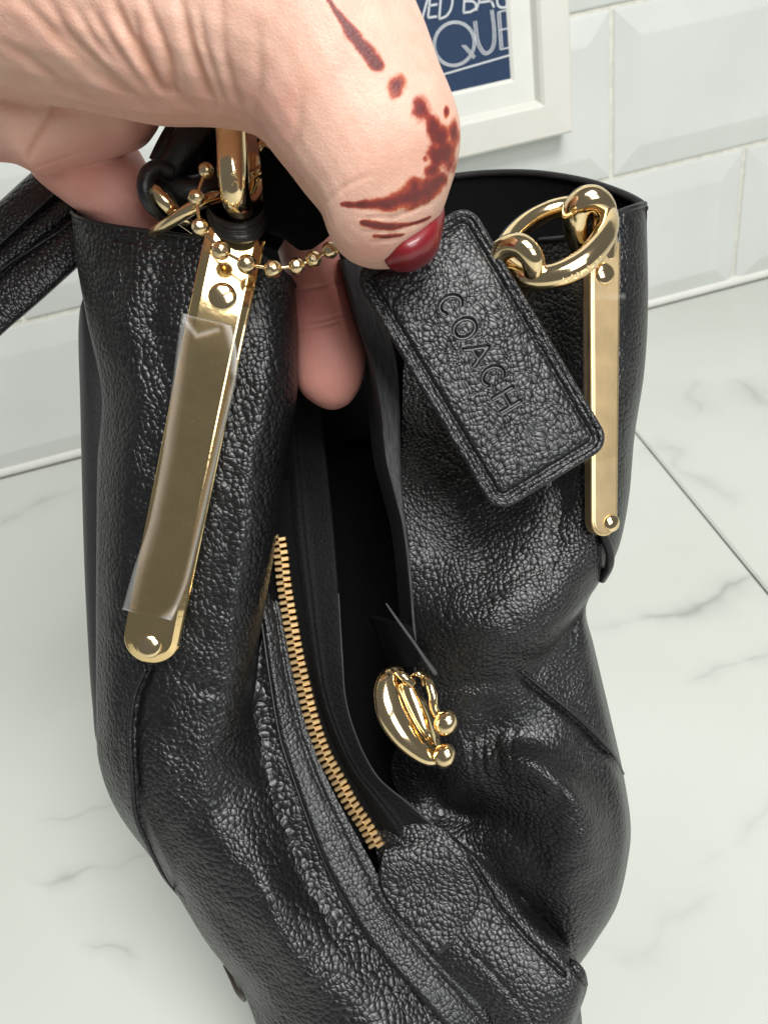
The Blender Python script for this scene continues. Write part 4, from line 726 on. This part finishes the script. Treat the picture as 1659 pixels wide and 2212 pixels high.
# ================================================================ the hand
def loft(stations, segs=28):
    """stations: (left edge px, right edge px, centre distance, half depth)"""
    a = np.array([[*l, *r, d, q] for l, r, d, q in stations], float); a = cr(a, len(a)*6); V = []
    for lx, ly, rx, ry, d, q in a:
        l = P([lx, ly, d]); r = P([rx, ry, d]); c = (l+r)/2; h = (r-l)/2
        for k in range(segs):
            t = 2*math.pi*k/segs; ca, sa = math.cos(t), math.sin(t)
            V.append(c+h*ca-fw*(0.01*q)*math.copysign(abs(sa)**0.9, sa))
    n = len(a); f = grid_faces(n, segs, True); f.append(tuple(range(segs))[::-1]); f.append(tuple(range((n-1)*segs, n*segs)))
    return V, f
palm = loft([((-420, 80), (-330, -560), 14.2, 2.2), ((-200, 150), (-90, -540), 14.0, 2.2), ((0, 186), (150, -480), 13.8, 2.15), ((150, 212), (350, -420), 13.7, 2.05), ((300, 242), (560, -300), 13.6, 1.95), ((430, 243), (740, -180), 13.5, 1.85), ((535, 268), (848, -70), 13.5, 1.65),
   ((600, 338), (915, 60), 13.5, 1.45), ((650, 403), (948, 150), 13.55, 1.3), ((690, 453), (976, 215), 13.6, 1.22), ((706, 495), (994, 278), 13.7, 1.15), ((722, 528), (990, 345), 13.85, 1.05), ((750, 555), (972, 408), 14.0, .95), ((788, 571), (955, 455), 14.15, .8), ((832, 574), (930, 500), 14.3, .6), ((868, 568), (900, 535), 14.4, .25)])
fingA = loft([((-260, 330), (-260, 120), 15.6, 1.1), ((-120, 335), (-120, 130), 15.6, 1.1), ((0, 337), (0, 140), 15.7, 1.1), ((76, 366), (85, 160), 15.8, 1.1), ((144, 344), (155, 170), 15.9, 1.05), ((234, 320), (235, 185), 16.0, 1.0), ((288, 303), (300, 205), 16.0, .8), ((322, 278), (345, 225), 16.1, .4)])
fingB = loft([((66, 372), (74, 330), 17.4, .3), ((94, 400), (110, 300), 17.5, .8), ((158, 448), (180, 280), 17.6, .95), ((240, 505), (255, 280), 17.7, 1.0), ((310, 530), (296, 318), 17.8, .9), ((380, 540), (330, 370), 17.9, .75), ((430, 535), (400, 420), 18.0, .45)])
fingC = loft([((420, 200), (640, 100), 15.5, 1.0), ((500, 330), (690, 260), 16.8, 1.0), ((570, 460), (712, 420), 18.0, .9), ((605, 560), (735, 560), 18.5, .85), ((628, 650), (762, 652), 18.6, .85), ((636, 735), (785, 735), 18.6, .86), ((637, 790), (791, 775), 18.6, .82), ((646, 840), (781, 828), 18.65, .7), ((676, 870), (757, 868), 18.7, .45), ((705, 884), (730, 884), 18.75, .15)])
fingD = loft([((-420, 260), (-420, 20), 15.5, 1.3), ((-200, 240), (-150, 0), 15.5, 1.3), ((50, 240), (100, 0), 15.6, 1.3), ((250, 230), (350, 0), 15.6, 1.2), ((400, 220), (560, 50), 15.5, 1.1), ((480, 225), (600, 120), 15.6, .7)])
bm = bmesh.new()
for V, f in (palm, fingA, fingB, fingC, fingD):
    vs = [bm.verts.new(v) for v in V]
    for q in f: bm.faces.new([vs[i] for i in q])
bmesh.ops.recalc_face_normals(bm, faces=bm.faces)
hm = bpy.data.meshes.new('hand_raw'); bm.to_mesh(hm); bm.free(); ho = bpy.data.objects.new('hand_raw', hm); C.objects.link(ho)
md = ho.modifiers.new('r', 'REMESH'); md.mode = 'VOXEL'; md.voxel_size = 0.00045; md.use_smooth_shade = True
ms = ho.modifiers.new('s', 'SMOOTH'); ms.factor = 0.5; ms.iterations = 8
dg = bpy.context.evaluated_depsgraph_get(); em = bpy.data.meshes.new_from_object(ho.evaluated_get(dg)); bpy.data.objects.remove(ho)
nvh = len(em.vertices); hv = np.zeros(nvh*3); em.vertices.foreach_get('co', hv); hv = hv.reshape(-1, 3); hn = np.zeros(nvh*3); em.vertices.foreach_get('normal', hn); hn = hn.reshape(-1, 3)
px = PX(hv); X, Y, D = px.T; front = np.clip((hn@(-fw))*4, 0, 1); upper = (D < 14.6)
creases = [([(245, 0), (262, 40), (281, 79), (313, 137), (345, 187), (388, 216), (420, 232)], 9, .11, 1), ([(312, -10), (345, 72), (363, 119), (374, 187), (392, 222)], 8, .07, .7), ([(388, -10), (410, 90), (432, 155), (450, 201), (466, 236)], 9, .10, .9), ([(40, -5), (94, 47), (144, 101), (201, 155), (266, 201), (330, 236)], 11, .06, .5),
   ([(100, -10), (144, 72), (198, 126), (245, 173), (300, 220)], 10, .06, .45), ([(478, -10), (482, 108), (503, 190), (520, 240)], 8, .05, .4), ([(-10, 85), (54, 119), (126, 180), (216, 226)], 10, .05, .45), ([(290, 30), (300, 90), (330, 150)], 7, .05, .4), ([(430, 20), (440, 90), (470, 180), (490, 235)], 7, .05, .45), ([(200, 20), (240, 90), (290, 160), (340, 220)], 9, .05, .4),
   ([(540, 275), (560, 180), (556, 60)], 10, .04, .25), ([(610, 350), (640, 300), (650, 200)], 9, .025, .15), ([(160, 10), (200, 80), (260, 150)], 8, .04, .3),
   ([(770, 470), (850, 468), (930, 440)], 4, .03, .1), ([(780, 500), (850, 500), (910, 480)], 4, .03, .1), ([(800, 522), (860, 516)], 4, .03, .1), ([(765, 452), (850, 452)], 4, .02, .1), ([(700, 440), (745, 400), (800, 375)], 6, .02, .1)]
dep = np.zeros(nvh); fold = np.zeros(nvh)
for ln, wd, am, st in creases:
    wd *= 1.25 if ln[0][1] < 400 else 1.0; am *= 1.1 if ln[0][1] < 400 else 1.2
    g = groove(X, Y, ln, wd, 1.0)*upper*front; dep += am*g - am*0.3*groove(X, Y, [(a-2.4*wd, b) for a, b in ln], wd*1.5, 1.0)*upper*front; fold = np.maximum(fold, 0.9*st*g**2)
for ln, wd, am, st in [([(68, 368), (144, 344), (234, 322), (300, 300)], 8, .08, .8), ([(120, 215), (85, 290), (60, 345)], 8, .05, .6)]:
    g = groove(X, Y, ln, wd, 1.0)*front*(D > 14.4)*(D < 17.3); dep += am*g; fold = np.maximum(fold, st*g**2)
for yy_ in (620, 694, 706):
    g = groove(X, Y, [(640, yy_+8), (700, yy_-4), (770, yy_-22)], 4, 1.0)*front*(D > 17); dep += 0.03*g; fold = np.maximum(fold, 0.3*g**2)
hv = hv-hn*(dep*0.01)[:, None]
he = np.zeros(nvh)
def blob(x, y, r, ry=None): return np.clip(1.12-np.hypot((X-x)/r, (Y-y)/(ry or r))*0.72, 0, 1.1)
def streak(pts):
    out = np.zeros(nvh); q = cr(np.array(pts, float), len(pts)*8)
    for x, y, r in q: out = np.maximum(out, blob(x, y, r))
    return out
for b_ in (streak([(700, -20, 4), (722, 18, 6), (745, 48, 10), (771, 84, 14), (798, 118, 17), (815, 140, 15)]), blob(857, 185, 21, 24), blob(909, 234, 21, 28), blob(936, 272, 18, 26), blob(952, 297, 24, 28), blob(945, 335, 27, 30), blob(964, 241, 6, 14), blob(980, 288, 12, 30), blob(966, 330, 22, 40), blob(935, 366, 18, 18), blob(919, 343, 7), blob(898, 400, 20, 20),
           streak([(738, 441, 6), (775, 442, 9), (805, 440, 13), (845, 436, 20), (888, 424, 26), (925, 408, 24), (952, 385, 16)]), streak([(783, 480, 6), (810, 485, 9), (845, 488, 9), (895, 482, 5), (930, 468, 3)]), streak([(808, 509, 4), (835, 511, 5), (872, 506, 3)])):
    he = np.maximum(he, b_)
he *= upper*(front > 0.02); he = np.maximum(he, 0.9*np.clip(1.3-np.hypot(X-115, Y-65)/5, 0, 1)*upper*0.45)
flush = np.clip((D-14.7)/1.2, 0, 1)*0.5; flush = np.where((X > 560) & (D > 16.5), 0.62+0.38*np.exp(-((Y-650)/80)**2), flush); flush = np.maximum(flush, 0.35*np.exp(-((X-800)/60)**2-((Y-540)/30)**2))
flush = np.maximum(flush, 0.22*np.exp(-(np.maximum(0, 235-Y)/60)**2)*(X < 640)*upper)
em.vertices.foreach_set('co', hv.ravel()); em.materials.clear(); em.materials.append(M['skin']); em.polygons.foreach_set('use_smooth', [True]*len(em.polygons))
for k, v in (('henna', he), ('fold', fold), ('flush', flush)):
    at = em.attributes.new(k, 'FLOAT', 'POINT'); at.data.foreach_set('value', v.astype(float))
em.update(); em.name = 'hand'
hand = link(bpy.data.objects.new('hand', em)); tag(hand, 'left hand with brown henna on the thumb gripping the bag by its handle', 'hand')
hand['label'] = 'hand with brown henna on its thumb pinching the gold rings and tag of the bag'
nail = patch('thumbnail', [[(836, 545, 14.05), (862, 522, 13.78), (895, 506, 13.78), (930, 476, 13.95), (955, 440, 14.35)], [(832, 556, 14.02), (868, 540, 13.75), (905, 522, 13.75), (940, 492, 13.95), (958, 458, 14.35)],
   [(838, 572, 14.08), (874, 562, 13.88), (912, 544, 13.88), (944, 516, 14.08), (957, 480, 14.45)], [(850, 581, 14.3), (884, 578, 14.18), (918, 562, 14.18), (944, 536, 14.33), (953, 505, 14.6)], [(858, 583, 14.6), (888, 584, 14.55), (920, 569, 14.55), (942, 546, 14.7), (948, 520, 14.9)]], 30, 36, M['nail'], hand, thick=0.05)
